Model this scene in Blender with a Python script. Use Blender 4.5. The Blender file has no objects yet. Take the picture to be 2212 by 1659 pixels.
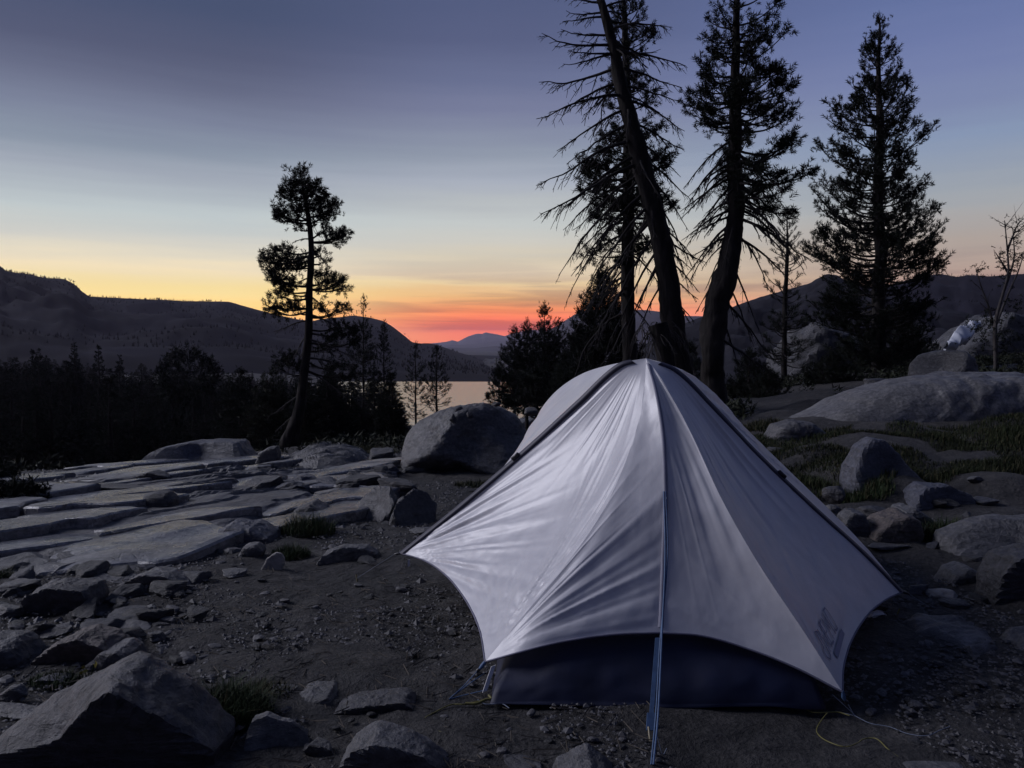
import bpy, math, random
import numpy as np
from math import radians, sin, cos, tan, pi

# ------------------------------------------------------------------ camera
SC = bpy.context.scene
COL = SC.collection
FPX, CU, CV = 1662.0, 1106.0, 829.5          # photo sketch grid is 2212 x 1659
CAM_H = 1.12
PITCH = math.atan((CV - 745.0) / FPX)
cam_d = bpy.data.cameras.new('camera')
cam = bpy.data.objects.new('camera', cam_d)
COL.objects.link(cam)
cam.location = (0, 0, CAM_H)
cam.rotation_euler = (pi / 2 - PITCH, 0, 0)
cam_d.sensor_fit = 'HORIZONTAL'
cam_d.sensor_width = 36.0
cam_d.lens = 36.0 * FPX / 2212.0
cam_d.clip_start = 0.05
cam_d.clip_end = 30000
SC.camera = cam

def s2l(c):
    c = [x / 255.0 for x in c]
    return tuple((x / 12.92) if x <= 0.04045 else ((x + 0.055) / 1.055) ** 2.4 for x in c) + (1.0,)

# ------------------------------------------------------------------ sky
LOW_GAIN = 0.8
SUN_AZ = -27.0           # degrees right of the view axis where the sun went down
def build_world():
    w = bpy.data.worlds.new('World')
    SC.world = w
    w.use_nodes = True
    nt = w.node_tree
    nt.nodes.clear()
    N = nt.nodes.new
    L = nt.links.new
    def math_(op, a, b=None, c=None, clamp=False):
        n = N('ShaderNodeMath'); n.operation = op; n.use_clamp = clamp
        for i, v in enumerate((a, b, c)):
            if v is None: continue
            if isinstance(v, (int, float)): n.inputs[i].default_value = v
            else: L(v, n.inputs[i])
        return n.outputs[0]
    def smooth(v, a, b):
        n = N('ShaderNodeMapRange'); n.interpolation_type = 'SMOOTHSTEP'
        L(v, n.inputs['Value']); n.inputs['From Min'].default_value = a; n.inputs['From Max'].default_value = b
        return n.outputs['Result']
    tc = N('ShaderNodeTexCoord')
    sep = N('ShaderNodeSeparateXYZ'); L(tc.outputs['Generated'], sep.inputs[0])
    X, Y, Z = sep.outputs
    elev = math_('MULTIPLY', math_('ARCSINE', Z), 180 / pi)
    hl = math_('SQRT', math_('ADD', math_('MULTIPLY', X, X), math_('ADD', math_('MULTIPLY', Y, Y), 1e-6)))
    sx, sy = sin(radians(SUN_AZ)), cos(radians(SUN_AZ))
    dt = math_('DIVIDE', math_('ADD', math_('MULTIPLY', X, sx), math_('MULTIPLY', Y, sy)), hl)
    daz = math_('MULTIPLY', math_('ARCCOSINE', math_('MINIMUM', math_('MAXIMUM', dt, -1.0), 1.0)), 180 / pi)
    # streaky thin cloud: noise stretched along the horizon
    mp = N('ShaderNodeMapping'); L(tc.outputs['Generated'], mp.inputs[0])
    mp.inputs['Scale'].default_value = (3.2, 3.2, 62.0)
    mp.inputs['Rotation'].default_value = (0.012, 0.022, 0)
    nz = N('ShaderNodeTexNoise'); nz.inputs['Scale'].default_value = 1.0
    nz.inputs['Detail'].default_value = 5.0; nz.inputs['Roughness'].default_value = 0.55
    nz.inputs['Distortion'].default_value = 0.35
    L(mp.outputs[0], nz.inputs['Vector'])
    streak = smooth(nz.outputs['Fac'], 0.42, 0.64)
    wob = math_('MULTIPLY', math_('SUBTRACT', nz.outputs['Fac'], 0.5), 1.6)
    e2 = math_('ADD', elev, wob)
    fac = math_('DIVIDE', e2, 60.0, clamp=True)
    def ramp(stops):
        r = N('ShaderNodeValToRGB')
        el = r.color_ramp.elements
        while len(el) > 1: el.remove(el[-1])
        for i, (deg, c) in enumerate(stops):
            p = min(deg / 60.0, 1.0)
            e = el[0] if i == 0 else el.new(p)
            e.position = p
            e.color = s2l(c)
        L(fac, r.inputs[0])
        return r.outputs[0]
    S = ramp([(0, (255, 186, 92)), (2.2, (255, 202, 104)), (3.6, (255, 226, 150)), (4.2, (252, 228, 165)), (5.2, (248, 229, 190)), (6.0, (230, 220, 196)), (7.0, (208, 207, 198)),
              (8.6, (190, 199, 200)), (10, (175, 184, 190)), (11.5, (157, 165, 177)), (13, (133, 144, 160)), (14.8, (118, 126, 148)), (16.8, (98, 104, 128)), (19, (80, 86, 112)), (22, (66, 77, 106)), (60, (54, 65, 95))])
    C = ramp([(0, (255, 112, 40)), (0.8, (255, 104, 42)), (1.6, (250, 100, 52)), (2.6, (252, 140, 72)), (3.5, (240, 182, 114)), (4.5, (240, 212, 162)), (5.3, (230, 211, 180)), (6.4, (214, 203, 180)), (7.5, (206, 203, 192)),
              (8.9, (195, 200, 198)), (10.4, (179, 184, 187)), (11.8, (165, 172, 185)), (13.8, (141, 150, 166)), (16.7, (115, 121, 150)), (18.7, (100, 108, 140)), (21.3, (84, 92, 125)), (24, (77, 87, 121)), (60, (56, 67, 98))])
    R = ramp([(0, (240, 150, 112)), (2, (220, 150, 122)), (4, (192, 158, 140)), (5, (182, 160, 146)), (6.7, (172, 160, 151)), (8.8, (163, 165, 167)), (9.8, (155, 162, 170)), (10.9, (146, 156, 171)), (12.9, (131, 147, 175)),
              (15, (121, 133, 168)), (17, (113, 125, 166)), (19, (105, 118, 162)), (21, (96, 111, 156)), (25, (90, 104, 150)), (60, (60, 72, 104))])
    B = ramp([(0, (54, 56, 78)), (6, (60, 62, 88)), (14, (58, 64, 96)), (25, (56, 66, 98)), (60, (54, 65, 96))])
    def mix(f, a, b, mode='MIX'):
        n = N('ShaderNodeMix'); n.data_type = 'RGBA'; n.blend_type = mode
        if isinstance(f, (int, float)): n.inputs[0].default_value = f
        else: L(f, n.inputs[0])
        for s, v in ((6, a), (7, b)):
            if isinstance(v, tuple): n.inputs[s].default_value = v
            else: L(v, n.inputs[s])
        return n.outputs[2]
    c = mix(smooth(daz, 6, 26), S, C)
    c = mix(smooth(daz, 26, 58), c, R)
    c = mix(smooth(daz, 60, 108), c, B)
    # red-grey cloud bars low over the valley
    wnd = math_('MULTIPLY', smooth(e2, -0.5, 1.0), math_('SUBTRACT', 1.0, smooth(elev, 2.5, 7.0)))
    wnd = math_('MULTIPLY', wnd, smooth(daz, 9, 22))
    amt = math_('MULTIPLY', math_('MULTIPLY', streak, wnd), 0.85)
    c = mix(amt, c, mix(1.0, c, (0.52, 0.42, 0.50, 1), 'MULTIPLY'))
    hi = math_('MULTIPLY', math_('SUBTRACT', 1.0, smooth(elev, 8.0, 16.0)), math_('MULTIPLY', streak, 0.06))
    c = mix(hi, c, mix(1.0, c, (0.80, 0.76, 0.76, 1), 'MULTIPLY'))
    # the valley haze dims the lowest sky, so it shines a little stronger there
    gain = math_('ADD', 1.0, math_('MULTIPLY', math_('SUBTRACT', 1.0, smooth(elev, 0.2, 4.5)), LOW_GAIN))
    gn = N('ShaderNodeCombineColor')
    for i in range(3): L(gain, gn.inputs[i])
    c = mix(1.0, c, gn.outputs[0], 'MULTIPLY')
    c = mix(smooth(elev, -0.2, -3.0), c, (0.012, 0.012, 0.018, 1))
    # the air itself after sunset
    sky = N('ShaderNodeTexSky'); sky.sky_type = 'NISHITA'; sky.sun_disc = False
    sky.sun_elevation = radians(-4.0); sky.sun_rotation = radians(SUN_AZ)
    sky.altitude = 2700
    b1 = N('ShaderNodeBackground'); L(c, b1.inputs[0]); b1.inputs[1].default_value = 1.08
    b2 = N('ShaderNodeBackground'); L(sky.outputs[0], b2.inputs[0]); b2.inputs[1].default_value = 0.05
    ad = N('ShaderNodeAddShader'); L(b1.outputs[0], ad.inputs[0]); L(b2.outputs[0], ad.inputs[1])
    out = N('ShaderNodeOutputWorld'); L(ad.outputs[0], out.inputs[0])
build_world()

# soft light of the bright western sky (the sun itself is below the ridge)
sun_d = bpy.data.lights.new('twilight', 'SUN')
sun = bpy.data.objects.new('twilight', sun_d)
COL.objects.link(sun)
sun_d.energy = 2.3
sun_d.angle = radians(24)
sun_d.color = (0.90, 0.89, 1.0)
LAZ, LEL = radians(-76), radians(32)
ldir = np.array([sin(LAZ) * cos(LEL), cos(LAZ) * cos(LEL), sin(LEL)])
from mathutils import Vector, Matrix
sun.rotation_euler = Vector(tuple(-ldir)).to_track_quat('-Z', 'Y').to_euler()

SC.view_settings.view_transform = 'Standard'
SC.view_settings.look = 'None'
SC.view_settings.exposure = 0.0
SC.view_settings.gamma = 1.0
SC.view_settings.use_curve_mapping = False
SC.cycles.use_denoising = True
SC.cycles.max_bounces = 6
SC.cycles.diffuse_bounces = 2
SC.cycles.glossy_bounces = 2
SC.cycles.transparent_max_bounces = 8
SC.cycles.volume_bounces = 0
SC.cycles.use_adaptive_sampling = True
SC.cycles.adaptive_threshold = 0.02

# ------------------------------------------------------------------ maths helpers
def px(u, v, d):
    """world point seen at sketch pixel (u, v), at depth y = d"""
    a = (u - CU) / FPX; b = (CV - v) / FPX
    yy = cos(PITCH) + b * sin(PITCH); zz = -sin(PITCH) + b * cos(PITCH)
    k = d / yy
    return np.array([a * k, d, CAM_H + zz * k])

def _hash(ix, iy, iz, seed):
    h = (ix.astype(np.int64) * 374761393 + iy.astype(np.int64) * 668265263 + iz.astype(np.int64) * 2147483647 + seed * 144665) & 0xffffffff
    h = ((h ^ (h >> 13)) * 1274126177) & 0xffffffff
    h = ((h ^ (h >> 16)) * 2246822519) & 0xffffffff
    return ((h ^ (h >> 15)) & 0xffffff) / 8388607.5 - 1.0

def noise(p, seed=0):
    p = np.asarray(p, float)
    i = np.floor(p); f = p - i
    f = f * f * f * (f * (f * 6 - 15) + 10)
    i = i.astype(np.int64)
    r = 0
    for dx in (0, 1):
        wx = f[..., 0] if dx else 1 - f[..., 0]
        for dy in (0, 1):
            wy = f[..., 1] if dy else 1 - f[..., 1]
            for dz in (0, 1):
                wz = f[..., 2] if dz else 1 - f[..., 2]
                r = r + wx * wy * wz * _hash(i[..., 0] + dx, i[..., 1] + dy, i[..., 2] + dz, seed)
    return r

def fbm(p, seed=0, octaves=4, gain=0.5):
    p = np.asarray(p, float); r = 0; a = 1.0
    for k in range(octaves):
        r = r + a * noise(p * 2.0 ** k + 17.3 * k, seed + k); a *= gain
    return r

def xyz(x, y, z=0.0):
    x, y = np.broadcast_arrays(np.asarray(x, float), np.asarray(y, float))
    return np.stack([x, y, np.zeros_like(x) + z], -1)

def sstep(a, b, x):
    t = np.clip((np.asarray(x, float) - a) / (b - a), 0, 1)
    return t * t * (3 - 2 * t)

# terrain: height by depth (rows) along five bearings (columns)
G_T = np.array([-0.80, -0.35, -0.05, 0.25, 0.50, 0.80])
G_D = np.array([0., 3, 6, 9, 12, 16, 22, 30, 60, 120, 190, 260, 9000])
G_Z = np.array([
    [0, 0, -.14, -.36, -1.3, -3.0, -4.6, -6.0, -7.2, -7.2, -7.0, -6.5, -6],
    [0, 0, -.10, -.28, -.60, -1.12, -2.4, -3.9, -6.8, -7.3, -7.2, -7, -7],
    [0, 0, -.10, -.26, -.52, -.98, -2.0, -3.4, -7.0, -10, -10.5, -11, -11],
    [0, 0, .04, .12, .16, .05, -.4, -1.3, -4, -7, -8, -9, -10],
    [0, 0, .10, .27, .42, .46, .4, .2, -.4, -1, -1, -1, -2],
    [0, .02, .16, .36, .55, .70, .8, .8, .6, .5, .5, .5, 0]])
def _pchip_rows():
    # dense smooth table
    dd = np.concatenate([np.linspace(0, 40, 161), np.geomspace(41, 9000, 200)])
    Z = np.zeros((len(G_T), len(dd)))
    for i in range(len(G_T)):
        zi = np.interp(dd, G_D, G_Z[i])
        k = np.array([1, 2, 3, 4, 3, 2, 1.]); k /= k.sum()
        zp = np.pad(zi[:161], 3, mode='edge')
        zi[3:155] = np.convolve(zp, k, 'valid')[3:155]
        Z[i] = zi
    return dd, Z
_GD, _GZ = _pchip_rows()
def ground(x, y, rough=True):
    x, y = np.broadcast_arrays(np.asarray(x, float), np.asarray(y, float))
    yy = np.maximum(y, 0.0)
    t = np.clip(x / np.maximum(yy, 0.6), G_T[0], G_T[-1])
    ti = np.interp(t, G_T, np.arange(len(G_T)))
    i0 = np.clip(np.floor(ti).astype(int), 0, len(G_T) - 2); ft = ti - i0
    ft = ft * ft * (3 - 2 * ft)
    di = np.interp(yy, _GD, np.arange(len(_GD)))
    j0 = np.clip(np.floor(di).astype(int), 0, len(_GD) - 2); fd = di - j0
    z = ((_GZ[i0, j0] * (1 - fd) + _GZ[i0, j0 + 1] * fd) * (1 - ft)
         + (_GZ[i0 + 1, j0] * (1 - fd) + _GZ[i0 + 1, j0 + 1] * fd) * ft)
    amp = np.interp(yy, [0, 4, 9, 20, 60, 300], [.012, .02, .05, .16, .5, .8])
    z = z + amp * fbm(xyz(x * .55, y * .55), 3, 3)
    if rough:
        near = np.interp(yy, [0, 9, 16], [1, 1, 0])
        z = z + near * .012 * fbm(xyz(x * 3.1, y * 3.1), 9, 3)
        # soft hummocks under the meadow on the right
        mw = sstep(0.28, 0.40, t) * sstep(3.8, 5.2, yy) * (1 - sstep(10, 13, yy))
        z = z + mw * (.17 * np.abs(noise(xyz(x * 1.5, y * 1.5), 21)) - .03)
    return z
def gz(x, y):
    return float(ground(np.array([x]), np.array([y]))[0])
_ds = np.concatenate([np.linspace(1.2, 30, 1200), np.geomspace(30.1, 300, 500)])
def hit(u, v):
    """where the sight line of a sketch pixel meets the terrain"""
    a = px(u, v, 1.0)
    X = a[0] * _ds; Zr = CAM_H + (a[2] - CAM_H) * _ds
    g = ground(X, _ds)
    k = np.argmax(Zr < g) if np.any(Zr < g) else len(_ds) - 1
    return np.array([X[k], _ds[k], g[k]])

# ------------------------------------------------------------------ mesh helpers
class MB:
    def __init__(self): self.V = []; self.F = []; self.M = []; self.n = 0
    def add(self, V, F, m=0):
        V = np.asarray(V, float).reshape(-1, 3); F = np.asarray(F, np.int64)
        if len(V) == 0 or len(F) == 0: return
        self.V.append(V); self.F.append(F + self.n); self.M.append(m); self.n += len(V)
    def mesh(self, name, mats, smooth=True, origin=(0, 0, 0)):
        V = np.concatenate(self.V) - np.asarray(origin, float)
        me = bpy.data.meshes.new(name)
        me.vertices.add(len(V)); me.vertices.foreach_set('co', V.astype(np.float32).ravel())
        loops = np.concatenate([f.ravel() for f in self.F])
        tot = np.concatenate([np.full(len(f), f.shape[1]) for f in self.F])
        mi = np.concatenate([np.full(len(f), m) for f, m in zip(self.F, self.M)])
        st = np.concatenate([[0], np.cumsum(tot)[:-1]])
        me.loops.add(len(loops)); me.loops.foreach_set('vertex_index', loops.astype(np.int32))
        me.polygons.add(len(tot)); me.polygons.foreach_set('loop_start', st.astype(np.int32))
        me.polygons.foreach_set('loop_total', tot.astype(np.int32))
        me.polygons.foreach_set('material_index', mi.astype(np.int32))
        me.polygons.foreach_set('use_smooth', np.full(len(tot), smooth))
        me.update(calc_edges=True)
        for m in (mats if isinstance(mats, (list, tuple)) else [mats]): me.materials.append(m)
        return me

def tag(o, label=None, cat=None, group=None, kind=None):
    if label: o['label'] = label
    if cat: o['category'] = cat
    if group: o['group'] = group
    if kind: o['kind'] = kind
    return o
def link(name, me, parent=None, loc=(0, 0, 0)):
    o = bpy.data.objects.new(name, me); COL.objects.link(o)
    o.location = tuple(float(v) for v in loc)
    if parent is not None: o.parent = parent
    return o
def obj(name, mb, mats, parent=None, origin=(0, 0, 0), smooth=True):
    """one mesh object; origin is where its thing stands (children share their thing's origin)"""
    me = mb.mesh(name, mats, smooth, origin)
    return link(name, me, parent, (0, 0, 0) if parent is not None else origin)
def empty(name, loc):
    o = bpy.data.objects.new(name, None); COL.objects.link(o)
    o.location = tuple(float(v) for v in loc); o.empty_display_size = 0.1
    return o
def copy_tree(o, parent=None):
    c = o.copy(); COL.objects.link(c); c.parent = parent
    for ch in list(o.children): copy_tree(ch, c)
    return c

def grid_faces(nr, nc, wrap=False):
    r = np.arange(nr - 1)[:, None]
    c = np.arange(nc if wrap else nc - 1)[None, :]
    c2 = (c + 1) % nc
    return np.stack([r * nc + c, r * nc + c2, (r + 1) * nc + c2, (r + 1) * nc + c], -1).reshape(-1, 4)
def unit(v):
    v = np.asarray(v, float)
    return v / np.maximum(np.linalg.norm(v, axis=-1, keepdims=True), 1e-9)
def crv(pts, n):
    """Catmull-Rom through the points, evenly re-sampled by chord length"""
    P = np.asarray(pts, float)
    s = np.concatenate([[0], np.cumsum(np.linalg.norm(np.diff(P[:, :3], axis=0), axis=1))])
    s /= s[-1]
    q = np.linspace(0, 1, n)
    Pm = np.vstack([2 * P[0] - P[1], P, 2 * P[-1] - P[-2]])
    sm = np.concatenate([[-(s[1])], s, [2 - s[-2]]])
    k = np.clip(np.searchsorted(s, q, side='right') - 1, 0, len(P) - 2)
    t = ((q - s[k]) / np.maximum(s[k + 1] - s[k], 1e-9))[:, None]
    h = (s[k + 1] - s[k])[:, None]
    p0, p1 = P[k], P[k + 1]
    m0 = (p1 - Pm[k]) / (s[k + 1] - sm[k])[:, None] * h
    m1 = (Pm[k + 3] - p0) / (sm[k + 3] - s[k])[:, None] * h
    return (2 * t**3 - 3 * t**2 + 1) * p0 + (t**3 - 2 * t**2 + t) * m0 + (-2 * t**3 + 3 * t**2) * p1 + (t**3 - t**2) * m1
def tube(P, R, sides=6, cap=True):
    P = np.asarray(P, float); n = len(P)
    R = np.broadcast_to(np.asarray(R, float), (n,))
    T = unit(np.gradient(P, axis=0))
    mean = np.abs(unit(P[-1] - P[0]))
    ref = np.array([1., 0, 0]) if mean[0] < 0.75 else np.array([0, 0, 1.])
    if mean[0] < .75 and mean[1] > .9: ref = np.array([1., 0, 0])
    A = unit(np.cross(T, ref)); B = np.cross(T, A)
    th = np.arange(sides) * 2 * pi / sides
    V = P[:, None] + R[:, None, None] * (np.cos(th)[None, :, None] * A[:, None] + np.sin(th)[None, :, None] * B[:, None])
    return V.reshape(-1, 3), grid_faces(n, sides, True)

# ------------------------------------------------------------------ materials
def material(name):
    m = bpy.data.materials.new(name); m.use_nodes = True
    nt = m.node_tree; bs = nt.nodes['Principled BSDF']
    return m, nt, bs
def tex(nt, kind, scale, src='Object', stretch=None, rot=None, **kw):
    tc = nt.nodes.new('ShaderNodeTexCoord')
    n = nt.nodes.new(kind)
    out = tc.outputs[src]
    if stretch or rot:
        mp = nt.nodes.new('ShaderNodeMapping')
        if stretch: mp.inputs['Scale'].default_value = stretch
        if rot: mp.inputs['Rotation'].default_value = rot
        nt.links.new(out, mp.inputs[0]); out = mp.outputs[0]
    nt.links.new(out, n.inputs['Vector'])
    n.inputs['Scale'].default_value = scale
    for k, v in kw.items():
        n.inputs[k].default_value = v
    return n
def ramp(nt, src, stops):
    r = nt.nodes.new('ShaderNodeValToRGB')
    el = r.color_ramp.elements
    while len(el) > 1: el.remove(el[-1])
    for i, (p, c) in enumerate(stops):
        e = el[0] if i == 0 else el.new(p)
        e.position = p
        e.color = (tuple(c) if len(c) == 4 else tuple(c) + (1,)) if not isinstance(c, float) else (c, c, c, 1)
    nt.links.new(src, r.inputs[0])
    return r.outputs[0]
def mixc(nt, f, a, b, mode='MIX'):
    n = nt.nodes.new('ShaderNodeMix'); n.data_type = 'RGBA'; n.blend_type = mode
    if isinstance(f, (int, float)): n.inputs[0].default_value = f
    else: nt.links.new(f, n.inputs[0])
    for s, v in ((6, a), (7, b)):
        if isinstance(v, tuple): n.inputs[s].default_value = v if len(v) == 4 else v + (1,)
        else: nt.links.new(v, n.inputs[s])
    return n.outputs[2]
def bump(nt, bs, src, strength, dist, prev=None):
    b = nt.nodes.new('ShaderNodeBump')
    b.inputs['Strength'].default_value = strength; b.inputs['Distance'].default_value = dist
    nt.links.new(src, b.inputs['Height'])
    if prev is not None: nt.links.new(prev, b.inputs['Normal'])
    nt.links.new(b.outputs[0], bs.inputs['Normal'])
    return b.outputs[0]

def rock_mat(name, lo, hi, rough=0.55, strata=(1.0, 1.0, 5.0), srot=(0.25, 0.35, 0), bumpd=0.03, spec=0.6, polish=0):
    m, nt, bs = material(name)
    a = tex(nt, 'ShaderNodeTexNoise', 3.0, stretch=strata, rot=srot, Detail=8.0, Roughness=0.62)
    f = tex(nt, 'ShaderNodeTexNoise', 30.0, Detail=6.0, Roughness=0.75)
    lich = tex(nt, 'ShaderNodeTexNoise', 5.5, Detail=6.0, Roughness=0.7, Distortion=0.6)
    c = ramp(nt, a.outputs['Fac'], [(0.30, lo), (0.50, tuple(0.5 * (x + y) for x, y in zip(lo, hi))), (0.72, hi)])
    c = mixc(nt, 0.75, c, ramp(nt, f.outputs['Fac'], [(0.38, (.32, .32, .34)), (0.52, (1, 1, 1)), (0.64, (1.75, 1.72, 1.68))]), 'MULTIPLY')
    c = mixc(nt, ramp(nt, lich.outputs['Fac'], [(0.56, (0, 0, 0)), (0.64, (.7, .7, .7))]), c, tuple(x * .45 for x in lo))
    nt.links.new(c, bs.inputs['Base Color'])
    r = ramp(nt, a.outputs['Fac'], [(0.35, (rough + .12,) * 3), (0.7, (rough - .08,) * 3)])
    nt.links.new(r, bs.inputs['Roughness'])
    if polish:
        pn = tex(nt, 'ShaderNodeTexNoise', 1.4, Detail=5.0, Roughness=.6)
        r = mixc(nt, ramp(nt, pn.outputs['Fac'], [(.42, (0, 0, 0)), (.56, (1, 1, 1))]), r, (polish,) * 3)
        nt.links.new(r, bs.inputs['Roughness'])
    bs.inputs['Specular IOR Level'].default_value = spec
    p = bump(nt, bs, a.outputs['Fac'], 0.9, bumpd)
    vor = tex(nt, 'ShaderNodeTexVoronoi', 9.0, stretch=strata, rot=srot)
    vor.feature = 'DISTANCE_TO_EDGE'
    crack = ramp(nt, vor.outputs['Distance'], [(0.0, (0, 0, 0)), (0.05, (1, 1, 1))])
    p = bump(nt, bs, crack, 0.25, bumpd * .4, p)
    bump(nt, bs, f.outputs['Fac'], 0.8, bumpd * .55, p)
    return m

M = {}
M['granite'] = rock_mat('granite', (0.033, 0.033, 0.039), (0.083, 0.083, 0.091), .56)
M['granite_light'] = rock_mat('light granite', (.060, .060, .068), (.135, .135, .148), .58)
M['granite_dark'] = rock_mat('dark granite', (0.017, 0.017, 0.022), (0.047, 0.047, 0.057), .6)
M['granite_blue'] = rock_mat('blue grey granite', (0.025, 0.028, 0.043), (0.058, 0.062, 0.085), .55)
M['granite_warm'] = rock_mat('rusty granite', (0.039, 0.032, 0.030), (0.088, 0.070, 0.066), .6)
M['granite_polished'] = rock_mat('ice polished granite', (0.040, 0.040, 0.047), (0.190, 0.188, 0.198), .45, strata=(1.0, 1.6, 4.0), bumpd=.016, spec=1.0, polish=.18)
M['granite_slab'] = rock_mat('smooth pale granite', (0.062, 0.061, 0.064), (0.115, 0.113, 0.118), .55, strata=(1, 1, 1.6), bumpd=.006)
M['cliff'] = rock_mat('weathered cliff granite', (0.033, 0.034, 0.041), (0.083, 0.084, 0.096), .7, strata=(.35, .35, 1.1), bumpd=.12)

def dirt_mat():
    m, nt, bs = material('gritty dirt')
    big = tex(nt, 'ShaderNodeTexNoise', .9, Detail=5.0, Roughness=.6)
    mid = tex(nt, 'ShaderNodeTexNoise', 9.0, Detail=6.0, Roughness=.68, Distortion=.4)
    fin = tex(nt, 'ShaderNodeTexNoise', 60.0, Detail=4.0, Roughness=.75)
    c = ramp(nt, mid.outputs['Fac'], [(.3, (.017, .017, .019)), (.52, (.034, .033, .035)), (.72, (.062, .060, .061))])
    c = mixc(nt, .8, c, ramp(nt, big.outputs['Fac'], [(.35, (.62, .62, .64)), (.65, (1.25, 1.2, 1.14))]), 'MULTIPLY')
    c = mixc(nt, .7, c, ramp(nt, fin.outputs['Fac'], [(.36, (.35, .35, .37)), (.55, (1, 1, 1)), (.68, (1.9, 1.85, 1.8))]), 'MULTIPLY')
    nt.links.new(c, bs.inputs['Base Color'])
    bs.inputs['Roughness'].default_value = .85
    bs.inputs['Specular IOR Level'].default_value = .35
    p = bump(nt, bs, mid.outputs['Fac'], 1.0, .06)
    bump(nt, bs, fin.outputs['Fac'], .9, .012, p)
    return m
M['dirt'] = dirt_mat()

def plain(name, col, rough=.7, spec=.4, var=.25, scale=12.0, bd=0.0, stretch=None):
    m, nt, bs = material(name)
    n = tex(nt, 'ShaderNodeTexNoise', scale, Detail=4.0, stretch=stretch)
    c = ramp(nt, n.outputs['Fac'], [(.3, tuple(x * (1 - var) for x in col)), (.7, tuple(x * (1 + var) for x in col))])
    nt.links.new(c, bs.inputs['Base Color'])
    bs.inputs['Roughness'].default_value = rough
    bs.inputs['Specular IOR Level'].default_value = spec
    if bd: bump(nt, bs, n.outputs['Fac'], 1.0, bd)
    return m
M['bark'] = plain('pine bark', (.014, .012, .012), .9, .2, .5, 6.0, .03, (3, 3, .6))
M['bark_grey'] = plain('weathered grey bark', (.050, .045, .045), .9, .2, .5, 6.0, .03, (3, 3, .5))
M['deadwood'] = plain('bare grey wood', (.016, .014, .015), .85, .2, .4, 9.0)
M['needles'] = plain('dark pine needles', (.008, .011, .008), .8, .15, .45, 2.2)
M['needles_far'] = plain('forest conifer needles', (.009, .012, .010), .85, .1, .4, .8)  # even dark green for the trees of the left forest
M['leaf_dark'] = plain('dull olive leaves', (.016, .020, .011), .75, .2, .4, 5.0)
M['grass'] = plain('dusky grass', (.016, .021, .009), .8, .15, .55, 1.4)
M['grass_fresh'] = plain('green grass', (.022, .036, .014), .75, .2, .5, 5.0)
M['grass_dry'] = plain('dry straw grass', (.060, .054, .030), .8, .15, .4, 6.0)
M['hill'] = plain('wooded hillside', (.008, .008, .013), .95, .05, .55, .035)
M['hill_rocky'] = plain('rocky hillside', (.018, .018, .023), .95, .05, .6, .12, 1.0)
M['mountain'] = plain('far mountain', (.060, .058, .070), .95, .05, .3, .01)
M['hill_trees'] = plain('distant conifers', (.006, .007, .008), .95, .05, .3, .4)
M['snow'] = plain('old shade-toned snow', (.46, .48, .53), .6, .3, .06, 1.5, .03)  # greyed for age, with the shade it lies in mixed into the colour
M['stone_small'] = plain('loose grey stones', (.055, .054, .060), .7, .4, .5, 3.0)
M['stone_pale'] = plain('pale flat stone', (.21, .20, .19), .65, .4, .3, 18.0, .01)
M['twig'] = plain('dry twigs', (.06, .051, .043), .85, .2, .4, 14.0)
M['flower'] = plain('yellow leaves', (.26, .22, .05), .7, .2, .3, 30.0)

def fabric_mat():
    m, nt, bs = material('pale ripstop nylon')
    wv = tex(nt, 'ShaderNodeTexNoise', 260.0, Detail=2.0)
    cr = tex(nt, 'ShaderNodeTexNoise', 14.0, Detail=5.0, Roughness=.55, stretch=(1, 1, .6))
    c = ramp(nt, cr.outputs['Fac'], [(.3, (.52, .52, .56)), (.7, (.61, .61, .65))])
    nt.links.new(c, bs.inputs['Base Color'])
    bs.inputs['Roughness'].default_value = .37
    bs.inputs['Specular IOR Level'].default_value = .55
    bs.inputs['Sheen Weight'].default_value = .15
    p = bump(nt, bs, cr.outputs['Fac'], .18, .008)
    bump(nt, bs, wv.outputs['Fac'], .12, .001, p)
    tr = nt.nodes.new('ShaderNodeBsdfTranslucent'); tr.inputs[0].default_value = (.62, .61, .66, 1)
    mx = nt.nodes.new('ShaderNodeMixShader'); mx.inputs[0].default_value = .20
    nt.links.new(bs.outputs[0], mx.inputs[1]); nt.links.new(tr.outputs[0], mx.inputs[2])
    nt.links.new(mx.outputs[0], nt.nodes['Material Output'].inputs[0])
    return m
M['fly'] = fabric_mat()
M['navy'] = plain('navy floor nylon', (.008, .011, .032), .6, .3, .25, 7.0, .004)
M['seam'] = plain('dark seam tape', (.034, .034, .056), .55, .35, .2, 20.0)
M['seam_grey'] = plain('grey seam tape', (.19, .19, .25), .5, .4, .15, 20.0)
M['hem'] = plain('grey hem binding', (.11, .11, .16), .6, .3, .2, 20.0)
M['cord_blue'] = plain('blue cord', (.05, .095, .19), .6, .4, .2, 60.0)
M['cord_pale'] = plain('pale reflective cord', (.10, .12, .17), .6, .4, .2, 60.0)
M['cord_yellow'] = plain('yellow cord', (.11, .10, .028), .6, .4, .2, 60.0)
M['web_white'] = plain('pale webbing', (.50, .50, .52), .6, .3, .2, 40.0)
M['buckle'] = plain('black plastic buckle', (.012, .012, .016), .4, .5, .2, 40.0)
M['print'] = plain('dark printed lettering', (.22, .22, .29), .6, .3, .1, 40.0)
M['stake'] = plain('anodised stake', (.20, .17, .10), .35, .6, .2, 40.0)

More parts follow.
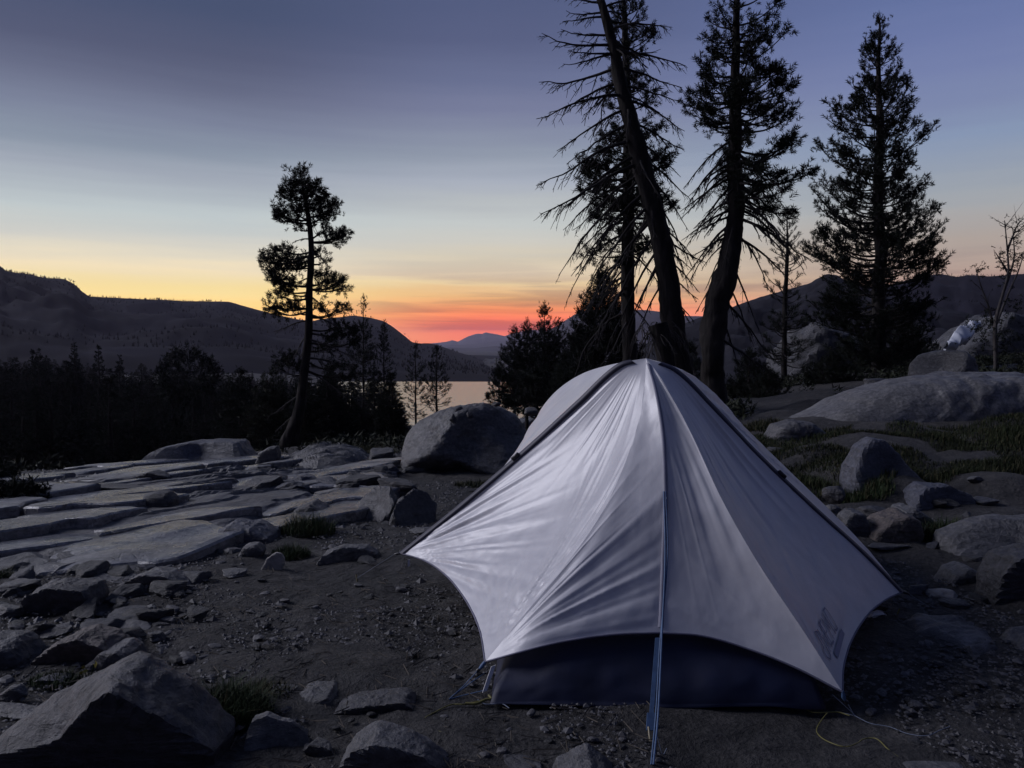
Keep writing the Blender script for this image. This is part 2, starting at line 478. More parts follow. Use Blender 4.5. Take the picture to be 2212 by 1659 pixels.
def water_mat():
    m, nt, bs = material('lake water')
    bs.inputs['Base Color'].default_value = (.012, .016, .022, 1)
    bs.inputs['Roughness'].default_value = .2
    bs.inputs['Specular IOR Level'].default_value = 1.0
    bs.inputs['IOR'].default_value = 1.36
    n = tex(nt, 'ShaderNodeTexNoise', 1.2, Detail=2.0, stretch=(1, .5, 1))
    bump(nt, bs, n.outputs['Fac'], .22, .2)
    return m
M['water'] = water_mat()

# ------------------------------------------------------------------ ground, lake, hills
def build_ground():
    def axis(n, A, far, c):
        k = math.asinh(far / A)
        return c + A * np.sinh(k * np.linspace(-1, 1, n))
    xs = axis(450, 1.6, 4200, -.5)
    ys = axis(450, 1.6, 4200, 3.2)
    X, Y = np.meshgrid(xs, ys)
    Z = ground(X, Y)
    # small clods and trodden hollows close by
    nb = np.interp(np.hypot(X, Y - 3), [0, 5, 9], [1, 1, 0])
    P = xyz(X, Y)
    Z = Z + nb * (.013 * fbm(P * 6.0, 40, 3) + .012 * np.maximum(noise(P * 14.0, 44) - .1, 0) - .010 * np.maximum(noise(P * 4.0, 45) - .35, 0))
    mb = MB(); mb.add(np.stack([X, Y, Z], -1), grid_faces(450, 450))
    tag(obj('ground', mb, M['dirt']), kind='structure')
build_ground()

LAKE_Z = -8.0
def build_lake():
    mb = MB()
    V = [(x, y, LAKE_Z) for x, y in ((-150, 45), (-40, 45), (2, 60), (9, 110), (12, 190), (-40, 192), (-160, 194))]
    mb.add(V, [list(range(7))])
    tag(obj('lake', mb, M['water']), kind='structure')
build_lake()

def hill(name, ridge, D, foot, zfoot, mat, seed, nu=260, nr=70, amp=.10, back=.5, shape=1.0, jag=.004):
    """a ridge: silhouette points (u, v), depth D(u) of its crest, toe at foot*D"""
    ridge = np.array(ridge, float)
    us = np.linspace(ridge[0, 0], ridge[-1, 0], nu)
    vs = np.interp(us, ridge[:, 0], ridge[:, 1])
    k = np.array([1, 2, 1.]) / 4
    vs[1:-1] = np.convolve(vs, k, 'valid')
    Dd = np.interp(us, [p[0] for p in D], [p[1] for p in D])
    crest = np.array([px(u, v, d) for u, v, d in zip(us, vs, Dd)])
    dirs = crest[:, :2] / Dd[:, None]
    r = np.linspace(0, 1 + back, nr)
    y = Dd[None] * (foot + (1 - foot) * r[:, None])
    X = dirs[None, :, 0] * y; Y = y * 1.0
    rise = np.where(r <= 1, np.clip(r, 0, 1) ** shape, 1 - ((r - 1) / max(back, .01)) ** 2 * .9)
    zc = crest[None, :, 2]
    Z = zfoot + (zc - zfoot) * rise[:, None]
    H = np.maximum(zc - zfoot, 1)
    sc = float(np.mean(Dd)) / 60
    P = np.stack([X / sc, Y / sc, Z * 0], -1) * .22
    win = np.where(r < 1, np.sin(np.clip(r, 0, 1) * pi) ** .8, .25 * np.clip(r - 1, 0, 1))[:, None]
    n = fbm(P, seed, 5, .55)
    ridged = 1 - 2 * np.abs(noise(P * 2.2, seed + 50))
    Z = Z + H * amp * win * (n * 1.1 + ridged * .45)
    Z = Z + H * jag * noise(np.stack([X * 9 / sc, Y * 9 / sc, Z * 0], -1), seed + 7)
    mb = MB(); mb.add(np.stack([X, Y, Z], -1), grid_faces(nr, nu))
    o = obj(name, mb, mat); tag(o, kind='structure')
    return np.stack([X, Y, Z], -1), r

left_grid = hill('hill', [(-700, 500), (-300, 540), (-60, 566), (0, 577), (14, 586), (34, 589), (60, 592), (95, 600), (138, 602), (160, 612), (176, 628), (192, 640), (300, 645), (400, 650), (495, 651),
      (540, 664), (575, 674), (640, 690), (700, 696), (760, 705), (840, 740), (900, 775)], [(-700, 430), (0, 470), (500, 520), (900, 560)], .40, -9, M['hill'], 11, 320, 90, amp=.08, shape=.85, jag=.002)
mid_grid = hill('hill', [(560, 712), (640, 700), (700, 688), (740, 684), (765, 681), (800, 686), (828, 693), (845, 703), (862, 716), (877, 728), (890, 739), (908, 742), (925, 741), (942, 744), (970, 754), (1015, 771), (1060, 787), (1120, 808), (1180, 828)],
     [(560, 560), (765, 600), (908, 560), (1180, 540)], .332, -8.6, M['hill'], 23, 240, 80, amp=.05, shape=1.3, jag=.002)
hill('hill', [(900, 775), (940, 757), (970, 750), (1000, 752), (1025, 752), (1050, 749), (1071, 747), (1098, 750), (1140, 745), (1200, 752), (1300, 760)], [(900, 1700), (1300, 1700)], .6, -26, M['mountain'], 31, 120, 30)
hill('mountain', [(860, 756), (930, 748), (1008, 744), (1040, 741), (1060, 738), (1088, 735), (1110, 733), (1150, 728), (1220, 730), (1320, 740)], [(860, 2800), (1320, 2800)], .7, -26, M['mountain'], 37, 120, 30)
hill('mountain', [(820, 752), (880, 746), (914, 743), (949, 740), (965, 738), (977, 734.5), (989, 738), (1000, 732), (1012, 726), (1022, 723), (1031, 720.5), (1041, 721.5), (1050, 717.5), (1058, 719.5), (1067, 721), (1080, 723.5), (1090, 726), (1100, 722), (1109, 719), (1125, 716), (1150, 712), (1200, 716), (1320, 735)],
     [(820, 4000), (1320, 4000)], .8, -26, M['mountain'], 41, 300, 30, jag=.006, back=.4)
hill('mountain', [(1120, 760), (1170, 722), (1206, 702), (1227, 688), (1240, 680), (1255, 672), (1275, 673), (1310, 664), (1360, 668), (1404, 670), (1425, 673), (1440, 678), (1477, 682), (1527, 683), (1580, 684), (1640, 692), (1740, 720)],
     [(1120, 1300), (1740, 1300)], .55, -20, M['mountain'], 43, 220, 50, amp=.12)
right_grid = hill('hill', [(1380, 752), (1440, 716), (1500, 690), (1560, 672), (1590, 660), (1638, 643), (1687, 629), (1746, 613), (1781, 601), (1800, 600), (1826, 605), (1870, 618), (1950, 640), (2050, 668), (2200, 700), (2400, 730)],
     [(1380, 170), (1790, 200), (2400, 210)], .42, -6, M['hill_rocky'], 47, 220, 70, amp=.13, shape=.9)
back_grid = hill('hill', [(1780, 660), (1850, 632), (1930, 612), (1990, 596), (2031, 590), (2050, 594), (2069, 597), (2090, 593), (2104, 594), (2140, 596), (2173, 593), (2212, 590), (2300, 580), (2600, 560)],
     [(1780, 380), (2600, 420)], .5, -8, M['hill'], 53, 200, 60, amp=.11)

def ridge_wood(name, grids, label, count, seed, rmin=.15, hmin=1.6, hmax=4.2):
    """conifers on a far slope, too small and many to count"""
    rng = np.random.default_rng(seed)
    mb = MB()
    k = 6
    for (G, r), cnt in zip(grids, count):
        nr, nu, _ = G.shape
        ok = np.where((r > rmin) & (r <= 1.02))[0]
        i = rng.choice(ok, cnt); j = rng.integers(0, nu, cnt)
        # more of them along the crest line
        crest = np.argmin(np.abs(r - 1)); sel = rng.random(cnt) < .06
        i[sel] = crest - rng.integers(0, 2, sel.sum())
        P = G[i, j] + rng.normal(0, 1, (cnt, 3)) * np.array([1.2, 1.2, 0])
        keep = fbm(P * .018, seed, 3) > -.25
        P = P[keep]; n = len(P)
        h = rng.uniform(hmin, hmax, n); w = h * rng.uniform(.16, .27, n)
        th = np.arange(k) * 2 * pi / k
        base = P[:, None] + np.stack([np.cos(th)[None] * w[:, None], np.sin(th)[None] * w[:, None], np.zeros((n, k)) + (h * .12)[:, None]], -1)
        base += rng.normal(0, .12, base.shape) * w[:, None, None]
        topv = P[:, None] + np.stack([np.zeros(n), np.zeros(n), h], -1)[:, None]
        V = np.concatenate([base, topv], 1).reshape(-1, 3)
        f = np.array([[a, (a + 1) % k, k] for a in range(k)])
        F = (np.arange(n)[:, None, None] * (k + 1) + f[None]).reshape(-1, 3)
        mb.add(V, F)
    tag(obj(name, mb, M['hill_trees'], smooth=False), label, 'forest', kind='stuff')
ridge_wood('hillside_forest', [left_grid, mid_grid], 'distant dark conifer cover on the ridges across the lake', [5200, 2200], 5, hmin=.7, hmax=1.8)
ridge_wood('hillside_forest', [right_grid, back_grid], 'distant conifer cover on the hills at the right', [60, 2200], 6, hmin=.6, hmax=1.3)

# ------------------------------------------------------------------ tent
def build_tent():
    rng = np.random.default_rng(7)
    ORG = np.array([0.50, 3.1, 0.0])
    root = empty('tent', ORG)
    tag(root, 'pale grey backpacking tent with navy floor pitched on bare dirt', 'tent')
    NS, NT = 124, 108
    def c3(p, n=NS): return crv(np.array([px(*q) for q in p]), n)
    A = (1396, 774, 3.0)
    seamL = c3([(865, 1195, 3.40), (1000, 1086, 3.3), (1140, 966, 3.2), (1250, 865, 3.1), (1335, 788, 3.03), A])
    seamR = c3([(1950, 1278, 3.15), (1870, 1196, 3.12), (1760, 1096, 3.08), (1640, 982, 3.05), (1540, 876, 3.02), (1462, 799, 3.0), A])
    crL = c3([(1048, 1430, 2.45), (1130, 1330, 2.50), (1230, 1210, 2.57), (1310, 1090, 2.66), (1368, 950, 2.79), (1390, 850, 2.90), A])
    crR = c3([(1820, 1495, 2.28), (1740, 1370, 2.36), (1640, 1220, 2.46), (1560, 1080, 2.58), (1490, 930, 2.74), (1430, 820, 2.90), A])
    mid = c3([(1425, 1367, 2.42), (1432, 1200, 2.54), (1436, 1060, 2.63), (1430, 930, 2.75), (1415, 840, 2.86), A])
    hemL = c3([(865, 1195, 3.40), (915, 1210, 3.25), (960, 1241, 3.05), (1000, 1291, 2.85), (1034, 1360, 2.62), (1048, 1430, 2.45)], NT)
    hemR = c3([(1820, 1495, 2.28), (1825, 1440, 2.42), (1845, 1380, 2.60), (1880, 1325, 2.82), (1915, 1295, 3.0), (1950, 1278, 3.15)], NT)
    botL = c3([(1048, 1430, 2.45), (1120, 1409, 2.40), (1220, 1385, 2.40), (1320, 1371, 2.41), (1425, 1367, 2.42)], NT)
    botR = c3([(1425, 1367, 2.42), (1520, 1374, 2.41), (1620, 1403, 2.38), (1720, 1443, 2.33), (1820, 1495, 2.28)], NT)
    bkL = c3([(865, 1195, 3.40), (1010, 1090, 3.62), (1100, 1010, 3.76), (1138, 958, 3.82), (1165, 890, 3.86), (1200, 846, 3.85), (1250, 811, 3.7), (1310, 790, 3.4), A])
    bkR = c3([(1950, 1278, 3.15), (1850, 1160, 3.42), (1700, 1012, 3.72), (1610, 924, 3.85), (1550, 856, 3.86), (1500, 814, 3.7), (1450, 789, 3.4), A])

    def patch(L, R, E, bulge=0.0, pw=2.5):
        s = np.linspace(0, 1, NS)[:, None, None]; t = np.linspace(0, 1, NT)[None, :, None]
        S = L[:, None] * (1 - t) + R[:, None] * t
        if E is not None:
            lin = L[0][None] * (1 - t[0]) + R[0][None] * t[0]
            S = S + (E[None] - lin[None]) * (1 - s) ** pw
        n = normals(S)
        if bulge: S = S + n * bulge * np.sin(pi * t) * np.sin(pi * np.clip(s * .9 + .1, 0, 1))
        return S
    def normals(S):
        ds = np.gradient(S, axis=0); dt_ = np.gradient(S, axis=1)
        n = np.cross(dt_, ds)
        n[-1] = n[-2]
        n = unit(n)
        if np.mean(n[..., 2]) < 0: n = -n
        return n
    def fan(S, corner, freq, amp, r0, r1, seed, edge=.35, aim=None, width=None, lean=1.6):
        """tension folds running out of a corner"""
        n0 = unit(normals(S).mean((0, 1)))
        c = corner
        ctr = S.mean((0, 1)) if aim is None else aim
        e1 = ctr - c; e1 = unit(e1 - n0 * np.dot(e1, n0)); e2 = np.cross(n0, e1)
        d = S - c
        x = d @ e1; y = d @ e2
        r = np.hypot(x, y); ang = np.arctan2(y, x)
        f = 1.4 * (.55 - np.sqrt(np.abs(noise(np.stack([ang * freq, r * lean, np.zeros_like(r)], -1), seed)) + .01)) + .5 * noise(np.stack([ang * freq * 2.3, r * lean * 1.4, np.zeros_like(r) + 3], -1), seed + 1)
        env = sstep(0, r0, r) * (1 - sstep(r0, r1, r))
        if width: env = env * np.exp(-(ang / width) ** 2)
        return amp * f * env * (r / max(r0, .01)).clip(0, 1.4)
    t = np.linspace(0, 1, NT)[None, :]; s = np.linspace(0, 1, NS)[:, None]
    win = np.clip(np.minimum(t, 1 - t) / .05, 0, 1) ** .7 * np.clip((1 - s) / .06, 0, 1)
    winB = win * np.clip(s / .04 + .35, 0, 1)
    NL, NR, VL, VR, AP = crL[0], crR[0], seamL[0], seamR[0], seamL[-1]
    F1 = mid[int(NS * .42)]
    # left side panel
    S2 = patch(seamL, crL, hemL, -.035)
    d2 = fan(S2, NL, 26, .011, .18, 1.05, 3, aim=crL[int(NS * .6)], width=.26, lean=.9)
    d2 += fan(S2, NL, 16, .004, .12, .6, 5, lean=2)
    d2 += fan(S2, VL, 17, .0065, .25, 1.1, 8, lean=.7) + fan(S2, VL, 19, .003, .12, .7, 9, lean=1.5)
    d2 += .0025 * fbm(S2 * np.array([9, 9, 22]), 60, 3) * (1 - sstep(.12, .5, s))      # crinkles along the hem
    d2 += fan(S2, AP, 9, .003, .25, .8, 12, lean=.8)
    # front panels
    S1 = patch(crL, mid, botL, -.012)
    d1 = fan(S1, NL, 15, .005, .25, 1.0, 15, lean=.5) + .0012 * fbm(S1 * 14, 61, 3)
    S3 = patch(mid, crR, botR, -.015)
    d3 = fan(S3, NR, 6, .003, .3, 1.2, 19, lean=.7) + fan(S3, AP, 15, .008, .25, 1.15, 22, aim=crR[int(NS * .5)], width=.28, lean=1.0) + .001 * fbm(S3 * 14, 62, 3)
    S4 = patch(crR, seamR, hemR, -.03)
    d4 = fan(S4, AP, 10, .005, .3, 1.0, 26, lean=.9) + fan(S4, NR, 5, .003, .2, .8, 28) + .001 * fbm(S4 * 12, 63, 3)
    S5 = patch(seamL, bkL, None, .0)
    d5 = .006 * fbm(S5 * np.array([3, 3, 9]), 64, 3) + fan(S5, VL, 9, .006, .5, 1.4, 31, lean=1)
    S6 = patch(bkR, seamR, None, .0)
    d6 = fan(S6, AP, 22, .008, .4, 1.8, 33, lean=.7) + .002 * fbm(S6 * 9, 65, 3)
    panels = []
    for S, d, w in ((S2, d2, winB), (S1, d1, winB), (S3, d3, winB), (S4, d4, winB), (S5, d5, win), (S6, d6, win)):
        n = normals(S)
        S = S + n * (d * w)[..., None]
        panels.append((S, n))
    tt = np.linspace(0, 1, NT)[None, :, None]; ss = np.linspace(0, 1, NS)[:, None, None]
    rear = bkL[:, None] * (1 - tt) + bkR[:, None] * tt
    rear = rear + np.array([0, 1.0, -.04]) * (np.sin(pi * tt) ** .6) * (1 - ss) ** .8
    sheet = []
    for S, n in panels + [(rear, None)]:
        mb = MB(); mb.add(S, grid_faces(NS, NT))
        sheet.append(obj('fly_panel', mb, M['fly'], root, ORG))
    # seam tapes
    def ribbon(name, edge, other, off, w0, w1, mat, lift=.004, n=None, s0=0, s1=1):
        i0, i1 = int(s0 * (len(edge) - 1)), int(s1 * (len(edge) - 1)) + 1
        e = edge[i0:i1]; side = unit(other[i0:i1] - e)
        nn = n[i0:i1]
        w = np.linspace(w0, w1, len(e))[:, None]
        # keep the tape from reaching past the neighbouring column
        P = [e + side * off * w + nn * lift, e + side * (off + 1) * w + nn * lift]
        P = [P[0] - nn * (lift + .003), P[0], P[1], P[1] - nn * (lift + .003)]
        V = np.stack(P, 1)
        mb = MB(); mb.add(V, grid_faces(len(e), 4))
        return obj(name, mb, mat, root, ORG)
    k = 12
    nL = panels[0][1][:, 0]; nR = panels[3][1][:, -1]
    ribbon('seam_tape', panels[0][0][:, 0], panels[0][0][:, k], -.15, .034, .026, M['seam'], .005, nL, 0, .965)
    ribbon('seam_tape', panels[3][0][:, -1], panels[3][0][:, -1 - k], -.1, .032, .022, M['seam'], .005, nR, 0, .965)
    n1 = unit(panels[1][1][:, -1] + panels[2][1][:, 0])
    ribbon('seam_tape', panels[1][0][:, -1], panels[2][0][:, k], -.35, .016, .017, M['seam_grey'], .005, n1, .02, .975)
    # pole sleeve toggles half way down the side seams
    for S, col, i in ((panels[0], 0, int(NS * .50)), (panels[3], -1, int(NS * .50))):
        p = S[0][i, col] + S[1][i, col] * .008
        tdir = unit(S[0][i + 4, col] - S[0][i - 4, col])
        V, F = tube([p - tdir * .022, p - tdir * .018, p + tdir * .018, p + tdir * .022], [.001, .009, .009, .001], 8)
        mb = MB(); mb.add(V, F); obj('toggle', mb, M['buckle'], root, ORG)
    # bound hems
    for S, hm, pn in ((panels[0], panels[0][0][0], sheet[0]), (panels[1], panels[1][0][0], sheet[1]), (panels[2], panels[2][0][0], sheet[2]), (panels[3], panels[3][0][0], sheet[3])):
        V, F = tube(hm, .0035, 6); mb = MB(); mb.add(V, F)
        obj('hem', mb, M['hem'], pn, ORG)
    # inner body: bathtub floor seen under the front hem, mesh canopy above it
    base = np.array([hit(1058, 1527)[:2], [px(1240, 1545, 2.32)[0], 2.315], [px(1420, 1552, 2.30)[0], 2.30], [px(1600, 1552, 2.305)[0], 2.305], hit(1782, 1549)[:2]])
    bx0, bx1 = base[0, 0], base[-1, 0]
    front = crv(np.column_stack([base, np.zeros(5)]), 60)
    back = np.array([[bx1 - .05, 4.45, 0], [bx0 + .1, 4.5, 0]])
    loop = np.vstack([front, crv(np.vstack([front[-1], (front[-1] + back[0]) / 2, back[0]]), 30)[1:], crv(np.vstack([back[0], (back[0] + back[1]) / 2, back[1]]), 24)[1:], crv(np.vstack([back[1], (back[1] + front[0]) / 2, front[0]]), 30)[1:-1]])
    ctr = np.array([(bx0 + bx1) / 2, 3.3, 0])
    rows = []
    for q in np.linspace(0, 1, 26):
        sc = 1 + .015 * sin(q * pi) - .15 * q ** 1.2
        r = ctr + (loop - ctr) * sc
        r[:, 2] = .004 + q * .172 * (.55 + .45 * sstep(bx0 + .02, bx0 + .26, r[:, 0]))
        outw = unit((loop - ctr) * np.array([1, 1, 0]))
        r = r + outw * (.010 * fbm(np.column_stack([r[:, 0] * 6, r[:, 1] * 6, np.full(len(r), q * 1.5)]), 70, 3))[:, None] * (.3 + sin(q * pi))
        if q < .08: r[:, 2] += .012 * np.maximum(noise(np.column_stack([r[:, 0] * 4, r[:, 1] * 4, np.zeros(len(r))]), 71), 0)
        rows.append(r)
    for q in np.linspace(.15, 1, 10):
        r = ctr + (loop - ctr) * (.85 * (1 - q) ** 1.6 + .04 * q)
        r[:, 2] = (.004 + .172 * (.55 + .45 * sstep(bx0 + .02, bx0 + .26, r[:, 0]))) + .16 * sin(q * pi / 2)
        rows.append(r)
    Vb = np.array(rows); nl = len(loop)
    mb = MB(); mb.add(Vb, grid_faces(len(rows), nl, True))
    obj('inner_body', mb, M['navy'], root, ORG)
    # lettering on the right side panel
    S4p, n4 = panels[3]
    def on_panel(u, v):
        a = px(u, v, 1.0) - np.array([0, 0, CAM_H]); a = unit(a)
        d = S4p.reshape(-1, 3) - np.array([0, 0, CAM_H])
        c = np.linalg.norm(np.cross(d, a), axis=1)
        j = int(np.argmin(c)); return S4p.reshape(-1, 3)[j], n4.reshape(-1, 3)[j]
    p0, nn = on_panel(1790, 1412); p1, _ = on_panel(1813, 1330); p2, _ = on_panel(1812, 1402)
    ex = unit(p1 - p0); ey = p0 - p2; ey = unit(ey - ex * np.dot(ey, ex))
    nn = unit(np.cross(ex, ey)); nn = nn if nn[1] < 0 else -nn
    wid = np.linalg.norm(p1 - p0) * .74
    def mark(name, V2, F):
        """flat print laid on the cloth, shape given in logo units (x along the word, y up)"""
        V2 = np.asarray(V2, float)
        P = p0 + ex * (V2[:, :1] * wid) + ey * (V2[:, 1:2] * wid)
        # settle each point on the cloth
        Sf = S4p.reshape(-1, 3); Nf = n4.reshape(-1, 3)
        out = []
        for q in P:
            j = int(np.argmin(np.sum((Sf - q) ** 2, 1)))
            out.append(q - nn * np.dot(q - Sf[j], nn) + nn * .0035)
        mb = MB()
        for f in F: mb.add(np.array(out)[list(f)], [list(range(len(f)))])
        o = obj(name, mb, M['print'], sheet[3], ORG, smooth=False); return o
    def stroke(a, b, w=.035):
        a = np.array(a, float); b = np.array(b, float)
        d = unit(b - a); n_ = np.array([-d[1], d[0]]) * w
        return [a + n_ - d * w * .5, a - n_ - d * w * .5, b - n_ + d * w * .5, b + n_ + d * w * .5]
    glyphs = {
        'N': [((0, 0), (0, 1)), ((0, 1), (.6, 0)), ((.6, 0), (.6, 1))],
        'E': [((0, 0), (0, 1)), ((0, 1), (.5, 1)), ((0, .5), (.42, .5)), ((0, 0), (.5, 0))],
        'M': [((0, 0), (0, 1)), ((0, 1), (.35, .35)), ((.35, .35), (.7, 1)), ((.7, 1), (.7, 0))],
        'O': [((.12, 0), (.5, 0)), ((.5, 0), (.62, .3)), ((.62, .3), (.62, .7)), ((.62, .7), (.5, 1)), ((.5, 1), (.12, 1)), ((.12, 1), (0, .7)), ((0, .7), (0, .3)), ((0, .3), (.12, 0))]}
    x = .12
    H = .31
    for ch in 'NEMO':
        V2, F = [], []
        for a, b in glyphs[ch]:
            sl = .10
            q = stroke((x + a[0] * .26 + a[1] * sl, a[1] * H - .02), (x + b[0] * .26 + b[1] * sl, b[1] * H - .02), .0115)
            F.append([len(V2) + i for i in range(4)]); V2 += [tuple(z) for z in q]
        mark('letter', V2, F)
        x += {'N': .225, 'E': .195, 'M': .25, 'O': .22}[ch]
    V2, F = [], []                                        # the looped badge ahead of the word
    ring = [(-.17, .03), (-.10, -.04), (.0, -.02), (.06, .07), (.10, .20), (.14, .30), (.10, .31), (.04, .24), (-.06, .12), (-.15, .09)]
    for a, b in zip(ring, ring[1:] + ring[:1]):
        q = stroke(a, b, .012); F.append([len(V2) + i for i in range(4)]); V2 += [tuple(z) for z in q]
    mark('badge', V2, F)
    mark('underline', [(.18, -.17), (1.02, -.17), (1.03, -.08), (.19, -.08)], [(0, 1, 2, 3)])
    # straps, guy lines and pegs
    def cord(name, pts, r, mat, n=40, sides=6):
        P = crv(np.asarray(pts, float), n); V, F = tube(P, r, sides)
        mb = MB(); mb.add(V, F); return obj(name, mb, mat, root, ORG)
    def band(name, a, b, w, mat, th=.002, wdir=(1, 0, 0)):
        a = np.array(a, float); b = np.array(b, float); wd = unit(np.array(wdir, float)) * w / 2
        nd = unit(np.cross(b - a, wd)) * th
        V = [a - wd + nd, a + wd + nd, b + wd + nd, b - wd + nd, a - wd - nd, a + wd - nd, b + wd - nd, b - wd - nd]
        F = [(0, 1, 2, 3), (7, 6, 5, 4), (0, 4, 5, 1), (1, 5, 6, 2), (2, 6, 7, 3), (3, 7, 4, 0)]
        mb = MB(); mb.add(V, F); return obj(name, mb, mat, root, ORG, smooth=False)
    G = lambda p, dz=.006: np.array([p[0], p[1], gz(p[0], p[1]) + dz])
    peg = G(px(1411, 1690, 1.97), .01)
    f0 = px(1434, 1062, 2.60)
    cord('guy_line', [f0, px(1437, 1200, 2.45), px(1430, 1367, 2.29), px(1422, 1540, 2.10), peg], .0030, M['cord_blue'])
    cord('guy_line', [f0 + [.006, 0, 0], px(1442, 1200, 2.45), px(1425, 1400, 2.27), px(1417, 1540, 2.11), peg + [-.006, 0, 0]], .0026, M['cord_blue'])
    band('strap', px(1420, 1378, 2.36), px(1407, 1545, 2.20), .013, M['cord_blue'])
    band('strap_end', px(1406, 1540, 2.19), px(1404, 1578, 2.16), .022, M['cord_blue'], .004)
    cord('peg', [px(1401, 1570, 2.13), px(1405, 1606, 2.10), G(px(1408, 1640, 2.08), -.05)], .0035, M['stake'], 8)
    cord('guy_tail', [px(1420, 1590, 2.06), px(1432, 1630, 2.05), G(px(1440, 1652, 2.06), .004)], .0015, M['cord_pale'], 16)
    # left front corner
    q = NL
    V, F = tube([q, q + [-.010, -.004, -.012], q + [-.020, -.006, -.022]], [.006, .007, .004], 8); mb = MB(); mb.add(V, F); obj('buckle', mb, M['cord_blue'], root, ORG)
    lp = G(px(975, 1520, 2.40))
    lp = hit(970, 1518)
    q2 = q + [-.022, -.006, -.024]
    V, F = tube([q2 + [.004, 0, .004], q2, q2 + [-.008, 0, -.008]], [.004, .007, .003], 8); mb = MB(); mb.add(V, F); obj('buckle', mb, M['buckle'], root, ORG)
    cord('guy_line', [q2, (q2 + lp) / 2 + [0, 0, -.004], lp], .0016, M['cord_blue'])
    cord('guy_line', [q2 + [.02, 0, -.01], (q2 + lp) / 2 + [.012, 0, -.002], lp + [.004, .01, 0]], .0016, M['cord_blue'])
    cord('guy_line', [px(1052, 1490, 2.40), px(1010, 1500, 2.41), lp], .0018, M['cord_blue'])
    band('corner_webbing', px(1066, 1438, 2.42), px(1047, 1494, 2.39), .016, M['web_white'], .002, (.8, .3, .2))
    y0 = [hit(1059, 1519), hit(1045, 1524), hit(1005, 1526), hit(975, 1531), hit(940, 1543), hit(917, 1560), hit(925, 1578), hit(960, 1592), hit(995, 1600), hit(1005, 1604)]
    cord('cord', [G(p, .006) for p in y0], .0022, M['cord_yellow'], 60)
    cord('cord', [G(hit(u, v), .008) for u, v in ((1056, 1508), (1062, 1516), (1052, 1524), (1030, 1525), (1005, 1525))], .0042, M['cord_yellow'], 20)
    cord('cord', [G(hit(u, v), .006) for u, v in ((1032, 1521), (1048, 1528), (1085, 1531), (1100, 1538))], .0016, M['cord_pale'], 20)
    # left vestibule tip
    q = VL
    band('tip_tab', q + [.045, -.05, -.015], q + [.043, -.05, -.045], .010, M['web_white'], .001)
    V, F = tube([q + [.004, 0, 0], q + [-.012, .004, -.003], q + [-.03, .01, -.008]], [.004, .006, .003], 8); mb = MB(); mb.add(V, F); obj('buckle', mb, M['buckle'], root, ORG)
    cord('guy_line', [q + [-.03, .01, -.008], hit(770, 1256) + [0, 0, .01]], .0011, M['cord_pale'], 12)
    V, F = tube([hit(770, 1256) + [0, 0, .03], hit(770, 1256) + [.01, 0, -.05]], .004, 6); mb = MB(); mb.add(V, F); obj('peg', mb, M['stake'], root, ORG)
    # right front corner
    q = NR
    V, F = tube([q + [0, 0, .004], q + [.004, .002, -.016], q + [.009, .003, -.026]], [.004, .007, .004], 8); mb = MB(); mb.add(V, F); obj('buckle', mb, M['cord_blue'], root, ORG)
    V, F = tube([q + [.009, .003, -.026], q + [.014, .003, -.032], q + [.02, .003, -.036]], [.004, .007, .003], 8); mb = MB(); mb.add(V, F); obj('buckle', mb, M['buckle'], root, ORG)
    rp = G(hit(1845, 1552))
    cord('guy_line', [q + [.018, .003, -.036], rp], .0016, M['cord_pale'], 12)
    cord('guy_line', [px(1798, 1500, 2.30), rp + [.004, 0, 0]], .0012, M['cord_pale'], 12)
    cord('guy_line', [px(1805, 1535, 2.33), rp + [-.004, 0, 0]], .0010, M['cord_pale'], 12)
    cord('guy_tail', [G(hit(u, v)) for u, v in ((1845, 1552), (1880, 1572), (1920, 1582), (1960, 1592), (2000, 1595), (2030, 1588), (2052, 1578))], .0012, M['cord_pale'], 50)
    cord('cord', [G(hit(u, v)) for u, v in ((1740, 1541), (1756, 1544), (1780, 1546), (1810, 1550), (1835, 1553))], .0022, M['cord_yellow'], 30)
    cord('cord', [G(hit(u, v)) for u, v in ((1788, 1548), (1776, 1564), (1764, 1582), (1772, 1598), (1795, 1611), (1825, 1619), (1850, 1613), (1868, 1602), (1892, 1606), (1918, 1624), (1940, 1645))], .0018, M['cord_yellow'], 70)
    # right vestibule tip and the back corner showing under the hem
    q = VR
    V, F = tube([q + [-.004, 0, .002], q + [.014, .006, -.006], q + [.035, .012, -.016]], [.004, .007, .003], 8); mb = MB(); mb.add(V, F); obj('buckle', mb, M['buckle'], root, ORG)
    cord('guy_line', [q + [.035, .012, -.016], G(hit(2000, 1310))], .0012, M['cord_pale'], 8)
    tri = [px(1868, 1335, 3.08), px(1886, 1322, 3.06), px(1905, 1318, 3.1), px(1916, 1328, 3.1), px(1922, 1338, 3.12), px(1910, 1345, 3.08), px(1880, 1340, 3.05)]
    n_ = 24; a = crv(np.array(tri[:4]), n_); b = crv(np.array([tri[0], tri[6], tri[5], tri[4]]), n_)
    S = a[:, None] * (1 - np.linspace(0, 1, 14)[None, :, None]) + b[:, None] * np.linspace(0, 1, 14)[None, :, None]
    S[..., 1] += .012 * np.sin(np.linspace(0, 1, 14) * 16)[None]
    mb = MB(); mb.add(S, grid_faces(n_, 14)); obj('fly_corner', mb, M['web_white'], root, ORG)
    e = px(1930, 1338, 3.1)
    cord('peg_loop', [e + [0, 0, -.02], e + [.012, 0, .012], e + [.024, 0, .045]], .0028, M['cord_yellow'], 8)
build_tent()

